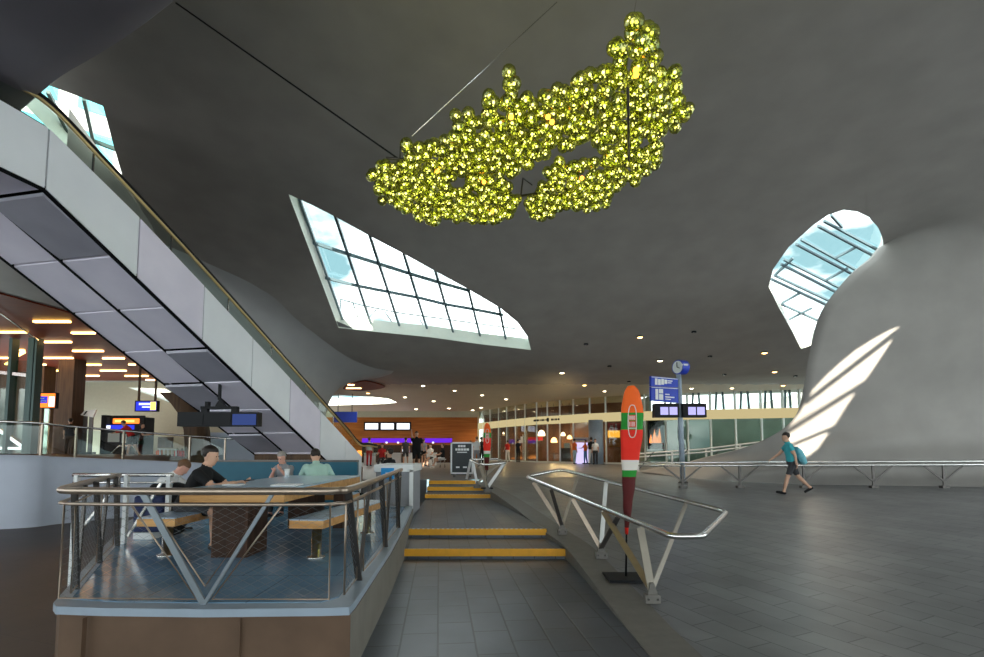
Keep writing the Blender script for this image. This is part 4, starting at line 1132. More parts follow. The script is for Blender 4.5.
banner('smaller orange and red feather flag standing by the farther loop handrail', 15.3, (487, 489),
    [(423,486,488),(425,484.7,489.6),(429,483.9,490.6),(436,483.5,491),(444,483.4,490.9),(452,483.6,490.2),(458,484,489.4),(464,484.5,488.6),(470,485,488)],
    [(433,'b_green'),(439,'b_red'),(451.5,'b_white'),(455,'b_green'),(458,'b_maroon')], (487.5, 486.5), (481, 493), (487.3, 429, 443, 1.7, .008))

# ------------------------------------------------------------------ platform sign post
Ys = 16.7
base = onramp(683, 483)
t = thing('sign_post', 'grey sign post with clock, two blue signs and two violet screens', 'sign post', base)
pt = at(678.6, 374, Ys); pb = V((base.x, base.y, base.z))
bm = BM(); tube(bm, [pb, pt], .085, 14); obj('pole', bm, M['coping'], t)
bm = BM(); lathe(bm, pb, [(.16, 0), (.16, .03), (.1, .06)], 16); obj('base', bm, M['steeld'], t)
M['signblue'] = mat('sign_blue', (.012, .045, .48), .35)
def sign_plate(name, quad, d, marks):
    """quad image corners tl tr br bl at depths given"""
    bm = BM(); q = [at(u, v, Y_) for u, v, Y_ in quad]; n_ = (q[1]-q[0]).cross(q[3]-q[0]).normalized(); n_ = n_ if n_.y < 0 else -n_
    prism(bm, q, -n_*d); s = obj(name, bm, M['signblue'], t)
    bm = BM()
    for x0, y0, x1, y1 in marks:
        f = lambda x, y: (q[0].lerp(q[1], x)).lerp(q[3].lerp(q[2], x), y) + n_*.006
        prism(bm, [f(x0, y0), f(x1, y0), f(x1, y1), f(x0, y1)], n_*.008)
    obj('pictogram', bm, M['white'], s); return s
Yf = Ys - .45
sign_plate('arrow_sign', [(651.3,376,Yf),(678,378.5,Ys-.1),(678,387.3,Ys-.1),(651.3,386,Yf)], .10, [(0,.05,1,.12),(.13,.2,.22,.85),(.24,.25,.34,.85),(.36,.2,.46,.8),(.48,.25,.58,.7),(.60,.3,.78,.42),(.60,.52,.74,.62)])
sb_ = sign_plate('exit_sign', [(651.3,386.6,Yf),(678.2,388,Ys-.1),(678.6,403,Ys-.1),(651.6,400.5,Yf)], .10, [(0,.03,1,.07),(.14,.15,.24,.9),(.27,.14,.42,.44),(.27,.5,.42,.9),(.5,.45,.66,.52),(.5,.62,.84,.70),(.5,.78,.70,.84)])
for name, u0, u1 in (('left', 654.8, 679.5), ('right', 682.8, 706.8)):
    bm = BM(); rect(bm, u0, 403.4, u1, 417.2, Ys - .2, .3); s = obj('monitor', bm, M['black'], t)
    w_ = u1 - u0
    for f0, f1 in ((.23, .55), (.60, .92)):
        bm = BM(); rect(bm, u0 + w_*f0, 407, u0 + w_*f1, 414.8, Ys - .215, .012); obj('display', bm, M['scr_pale'], s)
cc = at(679.5, 367.3, Ys - .05); d_ = V((-.90, -.436, 0)); s_ = V((.436, -.90, 0))
bm = BM(); ring = [cc + s_*(.245*math.cos(2*math.pi*k/28)) + V((0, 0, .245*math.sin(2*math.pi*k/28))) for k in range(28)]
prism(bm, [p + d_*.09 for p in ring], -d_*.30); ck = obj('clock', bm, M['signblue'], t)
bm = BM(); prism(bm, [cc + (p - cc)*.86 + d_*.10 for p in ring], -d_*.012); fc = obj('clock_face', bm, M['white'], ck)
bm = BM(); bar(bm, cc + d_*.11, cc + d_*.11 + V((0, 0, .16)), .03, .02, up=s_); bar(bm, cc + d_*.11, cc + d_*.11 + s_*.10 + V((0,0,-.05)), .03, .02); obj('clock_hand', bm, M['black'], fc)
bm = BM(); q_ = cc + s_*.235; box(bm, (q_.x - .12, q_.y - .03, q_.z + .02), (q_.x + .10, q_.y + .10, q_.z + .08)); obj('white_stripe', bm, M['white'], ck)

# ------------------------------------------------------------------ long double rail before the right wall
t = thing('wall_rail', 'long double steel rail on branching posts along the foot of the right wall', 'railing', at(804, 487, 15.6))
Yr = 15.55
def rz_(u, v): return at(u, v, Yr)
for v0, v1, r_ in ((462.6, 461.2, .030), (465.8, 464.6, .030)):
    bm = BM(); tube(bm, [at(636, v0 - .2, Yr + 1.2), at(662, v0, Yr + .3), at(690, v0, Yr), at(984, v1, Yr), at(1040, v1, Yr)], r_, 10); obj('rail', bm, M['steel'], t)
for u in (682.8, 740, 804, 873.5, 944, 1020):
    p = at(u, 480, Yr); zb_ = zr(Yr); top = at(u, 464.8, Yr)
    bm = BM(); bar(bm, (p.x, p.y, zb_), (p.x, p.y, top.z), .07, .04, up=(0, 1, 0)); obj('post', bm, M['steeld'], t)
    bm = BM(); box(bm, (p.x - .11, p.y - .07, zb_), (p.x + .11, p.y + .07, zb_ + .07)); obj('foot', bm, M['steeld'], t)
    for s_ in (-1, 1):
        bm = BM(); bar(bm, (p.x, p.y - .01, zb_ + .20), (p.x + s_*.60, p.y - .01, top.z - .03), .05, .025, up=(0, 1, 0)); obj('brace', bm, M['steeld'], t)
# far ramp rail
t = thing('ramp_rail', 'pale rising ramp rail behind the sign post, in front of the glass front', 'railing', at(700, 460, 23))
for dv in (0, 3.2):
    bm = BM(); tube(bm, [at(625, 455 + dv, 24.5), at(650, 453 + dv, 24), at(700, 449.5 + dv, 23.5), at(764, 441.5 + dv, 23), at(790, 436 + dv, 23)], .035, 8); obj('rail', bm, M['white'], t)
for u, v in ((638, 454), (672, 451.6), (706, 449), (740, 444.6), (776, 439)):
    p = at(u, v, 23.6); bm = BM(); bar(bm, (p.x, p.y, .75), p, .07, .07); obj('post', bm, M['white'], t)
    q = at(u + 16, v - 2.5, 23.4); bm = BM(); bar(bm, q, (p.x, p.y, p.z - .75), .05, .04); obj('brace', bm, M['steeld'], t)

# walker
person('person in a turquoise top and dark shorts walking with a backpack before the right wall', at(793, 496, 14.2) * 1 - V((0, 0, at(793, 496, 14.2).z - zr(14.2))), R(78), 1.72,
    dict(lean=9, hipL=22, kneeL=6, hipR=-26, kneeR=18, footR=-10, shL=-18, elL=12, shR=36, elR=18, ab=8, nod=6), dict(top='turq', low='darkgrey', leg=.85, sleeve=.5, shoe='black', skin='skin'), 'hair_d', .018)
wp = at(795, 450, 14.2)
t = thing('backpack', 'pale blue drawstring bag on the back of the walking person', 'bag', V((wp.x + .02, 14.2, 1.2)))
bm = BM(); c = V((wp.x + .06, 14.22, 1.64)); loftell(bm, [(c + V((-.02,0,.20)), V((.03,0,0)), V((0,.07,0))), (c + V((.03,0,.10)), V((.09,0,0)), V((0,.15,0))), (c + V((.09,0,-.08)), V((.12,0,0)), V((0,.18,0))), (c + V((.14,0,-.24)), V((.11,0,0)), V((0,.17,0))), (c + V((.16,0,-.30)), V((.06,0,0)), V((0,.10,0)))], 14)
M['palebag'] = mat('pale_blue_bag', (.20, .55, .65), .8, var=.4, scale=14); obj('body', bm, M['palebag'], t, smooth=True)
bm = BM()
for y_ in (-.1, .1): tube(bm, [c + V((-.02, y_, .20)), c + V((-.16, y_, .19)), c + V((-.20, y_, .0)), c + V((.02, y_, -.24))], .008, 6)
obj('strap', bm, M['black'], t)

# ------------------------------------------------------------------ glass shop front, curved, at the far side
FQ = [(478, 50), (506, 44.5), (537, 40.3), (588, 36.8), (621, 35.3), (660, 34.2), (706, 33.2), (801, 31.6), (860, 31)]
def fY(u): return interp(FQ, u)
def fp(u): p = at(u, 440, fY(u)); return V((p.x, p.y, 0))
ul = [478, 483, 490, 498.5, 506.7, 515.5, 525, 536.8, 547.5, 560, 573.5, 590, 606, 625, 645, 666, 688, 711, 736, 762, 784, 801, 830, 858]
ZT = 5.62
t = bpy.data.objects.new('window_6', None); COL.objects.link(t); t['kind'] = 'structure'
for u in ul:
    p = fp(u); bm = BM(); w_ = .10; bar(bm, p + V((0, 0, .75)), p + V((0, 0, ZT + .05)), w_, .16, up=(0, 1, 0)); obj('mullion', bm, M['mullionw'], t)
for u0, u1 in zip(ul, ul[1:]):
    a, b = fp(u0), fp(u1)
    for z0, z1, m_ in ((.8, 3.8, 'shopglass' if u0 < 640 else 'greenglass'), (4.4, ZT, 'shopglass' if u0 < 640 else 'glass')):
        bm = BM(); prism(bm, [a + V((.05,.05,z0)), b + V((-.05,.05,z0)), b + V((-.05,.05,z1)), a + V((.05,.05,z1))], (0, .03, 0)); obj('pane', bm, M[m_], t)
    if u0 > 655:
        for f0, f1 in ((.30, .36), (.64, .60)):
            bm = BM(); bar(bm, a.lerp(b, f0) + V((0, .3, 4.4)), a.lerp(b, f1) + V((0, .3, ZT)), .12, .08, up=(0, 1, 0)); obj('strut', bm, M['mullion'], t)
def band(z0, z1, dy, m, name, parent):
    bm = BM(); us = [478 + i*4 for i in range(96)]
    sheet(bm, [[fp(u) + V((0, dy, z0)) for u in us], [fp(u) + V((0, dy, z1)) for u in us], [fp(u) + V((0, dy + .25, z1)) for u in us]]); return obj(name, bm, m, parent)
M['litband'] = emis('lit_cream_band', (.80, .66, .34), .42)
bnd = band(3.78, 4.42, -.14, M['litband'], 'sign_band', t)
band(.70, .86, -.06, M['mullionw'], 'sill', t)
bm = BM()
for u0, u1 in ((533.5, 536), (536.6, 539), (539.6, 540.6), (541.2, 544), (544.6, 545.4), (551, 553), (553.4, 554.4), (555, 557), (557.6, 559.4)):
    a, b = fp(u0), fp(u1); prism(bm, [a + V((0,-.17,4.05)), b + V((0,-.17,4.05)), b + V((0,-.17,4.20)), a + V((0,-.17,4.20))], (0, .02, 0))
a = fp(548); ball(bm, a + V((0, -.17, 4.13)), .16, 10, 8, (1, .3, 1)); obj('lettering', bm, M['black'], bnd)
# rooms behind the glass
bm = BM(); us = [478 + i*5 for i in range(38)]
M['shopwall'] = mat('shop_wall_brown', (.16, .075, .045), .8, var=.5, scale=1.2)
sheet(bm, [[fp(u) + V((.5, 5.5, z)) for u in us] for z in (.75, 5.6)]); struct('wall_back', bm, M['shopwall'])
M['shopgrey'] = mat('shop_wall_grey', (.34, .38, .36), .6, var=.5, scale=.7)
bm = BM(); us = [652 + i*5 for i in range(44)]
sheet(bm, [[fp(u) + V((.4, 2.9, z)) for u in us] for z in (.75, 4.1)]); struct('wall_back', bm, M['shopgrey'])
bm = BM(); a, b = fp(652), fp(665); box(bm, (a.x, a.y + .6, .75), (a.x + .2, a.y + 5.5, 5.5)); struct('wall_back', bm, M['shopgrey'])
# round column in the shop front
a = at(596, 440, 36.0); bm = BM(); lathe(bm, V((a.x, a.y, 0)), [(.52, .74), (.52, 3.9)], 24)
c_ = obj('round_column', bm, M['coping'], base=(a.x, a.y, .75)); tag(c_, 'round blue-grey column in the glass front left of the near flag', 'column')
# things in the shop
M['lamp_o'] = emis('lamp_orange', (1., .50, .16), 4.5); M['lamp_c'] = emis('lamp_cream', (1., .70, .42), 4.0)
for i, (u, v, r, m_, lab) in enumerate(((541.5, 433, 3.6, 'lamp_c', 'large dome lamp glowing in the shop right of the white flag sign'), (554, 440, 3.2, 'lamp_o', 'cylindrical pendant lamp glowing in the middle of the shop'), (563, 434, 2.3, 'lamp_c', 'small pendant lamp in the shop by the poster'), (569.5, 437, 2.4, 'lamp_o', 'orange pendant lamp in the shop left of the lavender kiosk'), (503.5, 433, 1.0, 'lamp_c', 'tiny glowing bulb in the shop above the people in red and black'))):
    Yl = fY(u) + 2.6; c = at(u, v, Yl); rr = r*Yl/F
    t2 = thing('pendant_lamp', lab, 'lamp', c)
    bm = BM(); lathe(bm, c - V((0, 0, rr*.8)), [(rr, 0), (rr, rr*.5), (rr*.75, rr*1.2), (rr*.25, rr*1.6)], 16); obj('lamp_shade', bm, M[m_], t2)
    pl = bpy.data.lights.new('pendant_bulb', 'POINT'); pl.energy = 90; pl.color = (1, .62, .3); pl.shadow_soft_size = .1
    po = bpy.data.objects.new('pendant_bulb', pl); COL.objects.link(po); po.parent = t2; po.location = (0, 0, -rr*1.2)
    bm = BM(); tube(bm, [c + V((0, 0, rr*.7)), V((c.x, c.y, 5.6))], .02, 6); obj('cord', bm, M['black'], t2)
def flat(name, lab, cat, m, u0, v0, u1, v1, dy, d=.08, extra=()):
    Yl = fY((u0+u1)/2) + dy; t2 = thing(name, lab, cat, at((u0+u1)/2, v1, Yl)); bx(t2, 'panel', M[m], u0, v0, u1, v1, Yl, d)
    for nm, mm, a0, b0, a1, b1 in extra: bx(t2, nm, M[mm], a0, b0, a1, b1, Yl - .03, .02)
    return t2
M['lav'] = emis('kiosk_lavender', (.55, .48, .80), .8)
flat('info_kiosk', 'lavender lit information kiosk with white head behind the people in orange', 'kiosk', 'lav', 573.8, 442.5, 590, 464, -.35, .12, (('header', 'white', 573.8, 437.5, 592, 441.5), ('header_stripe', 'signblue', 575, 439.2, 586, 440), ('pillar', 'white', 572.6, 437.5, 573.8, 464.5)))
M['posterorange'] = emis('poster_orange', (1., .42, .05), .9); M['posterred'] = mat('poster_red', (.35, .03, .04), .5)
flat('lit_display', 'glowing yellow-orange display in the shop between the round column and the near flag', 'display', 'posterorange', 608, 430.5, 620, 437.5, 1.2, .1, (('lower_panel', 'orangewood', 608, 437.5, 620, 447), ('upper_panel', 'posterred', 608, 423, 620, 430.5), ('white_motif', 'white', 610, 425, 613, 427.5), ('white_motif', 'white', 615, 424, 617, 428)))
fpo = flat('fire_poster', 'dark poster with orange flames on the glass front right of the near flag', 'poster', 'black', 647.5, 419, 664.5, 449, .25, .08)
Yp = fY(656) + .2
M['flame'] = emis('flame_orange', (1., .28, .08), .9)
for i, (u, w_, h_) in enumerate(((651, 1.6, 9), (654.5, 1.9, 14), (659.5, 1.8, 14.5), (657, 1.4, 8))):
    bm = BM(); prism(bm, [at(u - w_, 443, Yp), at(u + w_, 443, Yp), at(u + w_*.8, 443 - h_*.45, Yp), at(u, 443 - h_, Yp), at(u - w_*.8, 443 - h_*.45, Yp)], (0, .02, 0))
    obj('flame_motif', bm, M['flame'], fpo)
flat('red_counter_sign', 'red lit counter sign inside the shop under the dome lamp', 'sign', 'redcloth', 528, 437, 543, 440.5, 2.0, .1)
flat('white_flag_sign', 'white pointed sign stand by the shop entrance', 'sign', 'white', 519, 440, 523.5, 443, -.2, .05, (('pole', 'white', 522.6, 434.5, 523.8, 466), ('fin', 'white', 520.5, 436.5, 523, 440)))
flat('shop_counter', 'brown counter in the shop left of the lavender kiosk', 'counter', 'brownwood', 561, 448, 571, 464, 1.2, .8, (('notice', 'white', 564, 443, 570, 448),))
def cafe_table(lab, u, dy):
    Yl = fY(u) + dy; c = at(u, 462, Yl); c.z = .75; t2 = thing('cafe_table', lab, 'table', c)
    bm = BM(); lathe(bm, c + V((0, 0, .72)), [(.42, 0), (.42, .04)], 16); obj('tabletop', bm, M['darkwood'], t2)
    bm = BM(); tube(bm, [c, c + V((0, 0, .72))], .04, 8); obj('leg', bm, M['steeld'], t2)
    bm = BM(); lathe(bm, c, [(.25, 0), (.25, .03), (.05, .05)], 14); obj('foot', bm, M['steeld'], t2)
cafe_table('cafe table behind the glass by the white pointed sign', 529, 1.0); cafe_table('cafe table behind the glass under the middle pendant lamp', 554, 1.0)

# people at the shop front
ST = dict(hipL=4, kneeL=4, hipR=-4, kneeR=6, shL=10, elL=25, shR=-5, elR=20)
def stand(lab, u, vf, Y, rz, H, cols, hair='hair_d', pose=None, z=None, **kw):
    p = at(u, vf, Y); zz = z if z is not None else .75
    return person(lab, (p.x, Y, zz), R(rz), H, dict(ST, **(pose or {})), cols, hair, .03, **kw)
stand('person in an orange top and light jeans left of the lavender kiosk', 574.8, 465, 35.6, -60, 1.72, dict(top='orangecloth', low='lightjeans', leg=2.1))
stand('person in an orange top and blue jeans before the lavender kiosk', 585.5, 465, 35.9, 60, 1.62, dict(top='orangecloth', low='jeans', leg=2.1), 'hair_b', dict(shL=40, elL=50))
stand('person in black top and pale trousers beside the round column', 591.4, 465, 34.9, 10, 1.80, dict(top='blackcloth', low='whitecloth', leg=2.1), 'hair_d')
stand('person in a white top and dark trousers right against the round column', 595.5, 465, 34.6, 160, 1.68, dict(top='whitecloth', low='darkgrey', leg=2.1), 'hair_b')
stand('person in a red top and white trousers by the shop entrance', 507.5, 466, 43.0, 30, 1.75, dict(top='redcloth', low='whitecloth', leg=2.1))
stand('person in black beside the white pointed sign', 518.2, 466, 41.3, -30, 1.80, dict(top='blackcloth', low='blackcloth', leg=2.1))

# ------------------------------------------------------------------ chandelier of glass balls
ZB = 6.3
def zz(pts): return [(350 + x/2.659, y/2.659) for x, y in pts]
PA = zz([(45,445),(62,425),(110,430),(135,425),(135,372),(155,350),(175,378),(210,370),(250,350),(280,290),(315,278),(335,298),(360,240),(400,255),(408,180),(440,180),(450,240),(475,245),(500,285),(510,230),(540,235),(570,215),(590,190),(600,170),(640,155),(680,160),(690,190),(682,120),(710,100),(728,120),(735,45),(765,38),(780,65),(815,70),(830,85),(830,180),(860,175),(880,200),(880,265),(915,285),(905,315),(878,320),(872,360),(838,360),(828,400),(825,460),(800,470),(760,495),(715,505),(690,480),(668,440),(655,380),(610,390),(560,410),(510,425),(485,450),(440,462),(425,480),(455,520),(455,560),(400,592),(370,610),(300,592),(220,600),(170,585),(120,550),(80,540),(50,500)])
PBB = zz([(465,535),(500,500),(520,445),(550,420),(590,418),(650,415),(665,440),(715,500),(690,550),(640,570),(600,560),(560,568),(500,597),(472,572)])
GAP = zz([(270,480),(285,470),(295,500),(280,510)])
sp = .204
cand = []
def hole(u, v): return inpoly(u, v, GAP)
xs_ = [onz(u, v, ZB) for u, v in PA + PBB]
x0, x1 = min(p.x for p in xs_), max(p.x for p in xs_); y0, y1 = min(p.y for p in xs_), max(p.y for p in xs_)
row = 0; y = y0
rndc = random.Random(11)
def projp(p):
    q = p - EYE; dep = q.y*math.cos(PITCH) + q.z*math.sin(PITCH); up = -q.y*math.sin(PITCH) + q.z*math.cos(PITCH)
    return CX + F*q.x/dep, VC - F*up/dep
while y < y1 + .2:
    x = x0 + (row % 2)*sp/2
    while x < x1:
        c = V((x + rndc.uniform(-.05, .05), y + rndc.uniform(-.05, .05), ZB))
        for lay in (-.5, .5):
            p = c + V((rndc.uniform(-.04, .04), rndc.uniform(-.04, .04), lay*.22 + rndc.uniform(-.07, .07)))
            u, v = projp(p)
            m_ = .055*F/(p - EYE).length
            if all((inpoly(u + i, v + j, PA) or inpoly(u + i, v + j, PBB)) and not hole(u + i, v + j) for i, j in ((0, 0), (m_, 0), (-m_, 0), (0, m_), (0, -m_))): cand.append(p)
        x += sp
    y += sp*.87; row += 1
# a few outlying strands at the upper right
for u, v in ((632,22),(632,33),(652,33),(652,45),(660,74),(674,73),(676,88),(688,109),(684,116),(509,72),(509,84),(614,48),(527,98),(489,96)):
    cand.append(onz(u, v, ZB + .1))
print('balls', len(cand))
ch = thing('chandelier', 'large cloud-shaped chandelier of hundreds of yellow glass balls hanging from the vault', 'chandelier', onz(530, 130, ZB))
m = bpy.data.materials.new('yellow_glass'); m.use_nodes = True; nt = m.node_tree; nt.nodes.clear()
o_ = nt.nodes.new('ShaderNodeOutputMaterial'); tr = nt.nodes.new('ShaderNodeBsdfTransparent'); tr.inputs[0].default_value = (.72, .77, .40, 1)
gg = nt.nodes.new('ShaderNodeBsdfGlossy'); gg.inputs['Color'].default_value = (.74, .72, .34, 1); gg.inputs['Roughness'].default_value = .08
lw = nt.nodes.new('ShaderNodeLayerWeight'); lw.inputs[0].default_value = .35
ma = nt.nodes.new('ShaderNodeMath'); ma.operation = 'MULTIPLY_ADD'; ma.inputs[1].default_value = .55; ma.inputs[2].default_value = .10; ma.use_clamp = True
mx = nt.nodes.new('ShaderNodeMixShader'); nt.links.new(lw.outputs['Facing'], ma.inputs[0]); nt.links.new(ma.outputs[0], mx.inputs[0]); nt.links.new(tr.outputs[0], mx.inputs[1]); nt.links.new(gg.outputs[0], mx.inputs[2])
nt.links.new(mx.outputs[0], o_.inputs[0]); M['ball'] = m
M['bulb'] = emis('bulb_warm', (1., .90, .38), 3.2); M['bulbo'] = emis('bulb_orange', (1., .40, .04), 2.5)
M['socket'] = mat('gold_socket', (.30, .24, .05), .3, .8)
RB = .092
def ballmesh(bm, c, r, sub=2):
    ret = bmesh.ops.create_icosphere(bm, subdivisions=sub, radius=r); 
    for v in ret['verts']: v.co += c
bm = BM(); ballmesh(bm, V((0, 0, 0)), RB); me_b = bpy.data.meshes.new('glass_ball'); bm.to_mesh(me_b); bm.free(); me_b.materials.append(M['ball'])
def bulbs_glints(bm, c, n=3, rg=rndc):  # centre bulb plus small glowing dots painted in as glints of the glass
    ballmesh(bm, c, .021, 1)
    for k in range(n):
        d = V((rg.uniform(-1, 1), rg.uniform(-1, 1), rg.uniform(-1, 1))).normalized()*.052
        ballmesh(bm, c + d, .0095, 1)
bm = BM(); bulbs_glints(bm, V((0, 0, 0))); me_l = bpy.data.meshes.new('bulb'); bm.to_mesh(me_l); bm.free(); me_l.materials.append(M['bulb'])
bm = BM(); lathe(bm, V((0, 0, RB*.82)), [(.030, 0), (.030, .03), (.012, .04)], 8); me_s = bpy.data.meshes.new('socket'); bm.to_mesh(me_s); bm.free(); me_s.materials.append(M['socket'])
cand.sort(key=lambda p: (p - EYE).length)
o0 = world_loc(ch)
for p in cand[:100]:
    b_ = bpy.data.objects.new('glass_ball', me_b); COL.objects.link(b_); b_.parent = ch; b_.location = p - o0; b_.rotation_euler = (rndc.random()*3, rndc.random()*3, 0)
    l_ = bpy.data.objects.new('bulb', me_l); COL.objects.link(l_); l_.parent = b_  # mesh holds the bulb and its painted glint dots
def scatter(name, proto, m_, parent, pts):
    pv = [v.co.copy() for v in proto.vertices]; pf = [tuple(f.vertices) for f in proto.polygons]; vs, fs = [], []
    off = world_loc(parent)
    for p in pts:
        b0 = len(vs); rot = Matrix.Rotation(rndc.random()*6, 3, 'Z') @ Matrix.Rotation(rndc.random()*6, 3, 'X')
        vs += [rot @ c + p - off for c in pv]; fs += [tuple(i + b0 for i in f) for f in pf]
    me = bpy.data.meshes.new(name); me.from_pydata(vs, [], fs); me.materials.append(m_)
    o = bpy.data.objects.new(name, me); COL.objects.link(o); o.parent = parent; o['kind'] = 'stuff'; return o
s_ = scatter('glass_balls', me_b, M['ball'], ch, cand[100:])
scatter('bulbs', me_l, M['bulb'], s_, cand[100:])
bm = BM(); 
for u, v in ((636,70),(636,75),(548,117),(552,122),(511,117),(437,171),(484,182),(582,178),(492,212)):
    ballmesh(bm, onz(u, v, ZB - .2), .04, 1)
obj('orange_bulbs', bm, M['bulbo'], ch)['kind'] = 'stuff'
# frame bars, strands and the two suspension cables
bm = BM(); tube(bm, [onz(386, 158, ZB + .1), onz(408, 160, ZB + .1)], .022, 6); tube(bm, [onz(400, 158, ZB + .1), onz(400.5, 146, ZB + .25)], .012, 6); tube(bm, [onz(400.5, 146, ZB + .25), onz(408, 159, ZB + .1)], .010, 6); obj('hanger_bracket', bm, M['steeld'], ch)
bm = BM(); tube(bm, [onz(521, 196, ZB), onz(575, 187, ZB)], .022, 6); tube(bm, [onz(521, 195, ZB), onz(523, 178, ZB + .3)], .014, 6); tube(bm, [onz(523, 178, ZB + .3), onz(532, 185, ZB)], .010, 6); obj('hanger_bracket', bm, M['steeld'], ch)
bm = BM(); tube(bm, [onz(628, 88, ZB - .2), onz(629, 160, ZB - .2)], .018, 6); obj('frame_bar', bm, M['steeld'], ch)
for (a, b, m_, r) in (((400, 160), (176, 3), 'black', .014), ((412, 136), (557, 2), 'steel', .007), ((632, 24), (640, -20), 'steel', .006)):
    p = onz(a[0], a[1], ZB + .12); q = onceil(*b); bm = BM(); tube(bm, [p, q], r, 6); obj('cable', bm, M[m_], ch)

# ------------------------------------------------------------------ recessed downlights
M['dl'] = emis('downlight_glow', (1., .80, .52), 9.); M['dlo'] = emis('downlight_amber', (1., .55, .18), 8.)
lit = [(640,337,1),(660,360.5,0),(562,372.7,0),(584.5,385,1),(604.5,391,0),(764.5,352.7,1),(774.5,371.7,1),(691.5,388.3,0),(783,385.3,1),(423,385.6,0),(454.6,390.5,0),(405,397,0),(433.6,401,0),(482,395,0),(506,399,0),(368,393,1),(481,407.5,0),(472.6,410,0),(449,408.2,0),(416,409,0),(732,388,0)]
for i, (u, v, o2) in enumerate(lit):
    p = onceil(u, v, -.015); r = max(.11, .0034*p.y)
    t = thing('downlight', ('amber glowing round downlight recessed in the dark vault' if o2 else 'white glowing round downlight recessed in the dark vault'), 'ceiling light', p, 'amber downlights' if o2 else 'white downlights')
    bm = BM(); lathe(bm, p - V((0, 0, .02)), [(r*1.25, 0), (r*1.25, .06)], 14); obj('ring', bm, M['steeld'], t)
    bm = BM(); lathe(bm, p - V((0, 0, .045)), [(r*.6, 0), (r, .022), (r, .03)], 14); obj('lens', bm, M['dlo' if o2 else 'dl'], t)
    if p.y > 20:
        sl = bpy.data.lights.new('downlight_beam', 'SPOT'); sl.energy = 160; sl.color = (1, .80, .55); sl.spot_size = R(110); sl.spot_blend = .6; sl.shadow_soft_size = .1
        so_ = bpy.data.objects.new('downlight_beam', sl); COL.objects.link(so_); so_.parent = t; so_.location = (0, 0, -.08)
for u, v in ((586,344.3),(609.5,366.3),(694,332),(710,356.5),(724.5,374.5),(795.5,376),(629,381.5)):
    p = onceil(u, v, -.015)
    t = thing('spotlight', 'unlit small spotlight recessed in the dark vault', 'ceiling light', p, 'unlit spotlights')
    bm = BM(); lathe(bm, p - V((0, 0, .03)), [(.10, 0), (.10, .06)], 14); obj('ring', bm, M['black'], t)
    bm = BM(); lathe(bm, p + V((-.03, 0, -.05)), [(.045, 0), (.045, .025)], 12); obj('lens', bm, M['steel'], t)
# red-wood oval with two light bars in the far soffit
ov = [(343,389),(346,386),(352.6,383.8),(364.7,381.5),(377,383.8),(385,387.3),(373,390),(356,391)]
bm = BM(); prism(bm, catmull([onz(u, v, 5.36) for u, v in ov + [ov[0]]], 4)[:-1], (0, 0, .06)); struct('ceiling', bm, M['redwood'])
for u0, u1, v in ((346.5, 361, 388.2), (348, 354, 384.8)):
    a, b = onz(u0, v, 5.345), onz(u1, v, 5.345); bm = BM(); bar(bm, a, b, .16, .05); tag(obj('light_bar', bm, M['bar'], base=(a+b)/2), 'glowing light bar in the oval red-wood recess above the escalator foot', 'ceiling light', 'light bars in the oval recess')

# ------------------------------------------------------------------ far hall: wooden wall, screens, counter
YW = 50.
a, b = at(322, 440, YW), at(477.5, 440, YW)
bm = BM(); box(bm, (a.x, YW, .75), (b.x, YW + .3, at(400, 417.3, YW).z)); struct('wall_back', bm, M['orangewood'])
bm = BM(); box(bm, (a.x - 3, YW - .1, at(400, 417.3, YW).z), (b.x + .3, YW + .3, 5.7)); struct('wall_back', bm, M['creamwall'])
M['beigetrim'] = mat('beige_trim', (.62, .55, .38), .5)
bm = BM(); box(bm, (b.x, YW - .15, .75), (b.x + .18, YW + .3, 5.2)); struct('trim_3', bm, M['beigetrim'])
t = thing('light_band', 'violet light band running along the foot of the orange wooden wall', 'light', at(410, 441, YW - .2))
M['violet'] = emis('violet_band', (.12, .02, .55), .8)
bx(t, 'band', M['violet'], 362, 438.3, 452, 442.6, YW - .2, .1)
for u in (386.5, 398, 412.5, 433): bx(t, 'spot', M['scr_white'], u - .9, 443.6 - 1.8, u + .9, 443.6 - .2, YW - .28, .05)
t = thing('departure_screens', 'row of three white departure screens in dark frames on the orange wooden wall', 'screen', at(387, 426, YW - .3))
for u0 in (364, 379.7, 395.5):
    s = bx(t, 'screen_frame', M['black'], u0, 422, u0 + 15.3, 430.5, YW - .3, .2); bx(s, 'display', M['scr_white'], u0 + 1.3, 423.3, u0 + 14, 429.3, YW - .33, .04)
    for k in range(3): bx(s, 'lettering', M['scr_pale'], u0 + 2, 424.3 + k*1.6, u0 + 12, 424.9 + k*1.6, YW - .36, .02)
Yb = 34.
t = thing('blue_sign', 'dark blue hanging sign above the escalator foot', 'sign', at(348, 417, Yb))
bx(t, 'panel', M['signblue'], 334, 411.8, 356.5, 422.3, Yb, .15)
for u in (338, 352): bm = BM(); p = at(u, 411.8, Yb + .08); bar(bm, p, (p.x, p.y, 5.62), .05); obj('hanger', bm, M['steeld'], t)
t = thing('service_counter', 'white service counter under the orange wooden wall', 'counter', at(430, 466, 33))
for u0, u1, m_ in ((364, 374, 'white'), (388, 400, 'white'), (404, 413, 'white'), (426.5, 435.5, 'white')):
    bx(t, 'front_panel', M[m_], u0, 453.5, u1, 466, 33, .5)
bx(t, 'back_panel', M['darkwood'], 362, 445, 452, 466, 40, .3)
bx(t, 'worktop', M['white'], 364, 452.8, 436, 453.8, 33, .7)
for i, (u, m_) in enumerate(((404, 'scr_white'), (408, 'scr_pale'))): bx(t, 'monitor', M[m_], u - 1.6, 449, u + 1.6, 451.8, 33.2, .1)
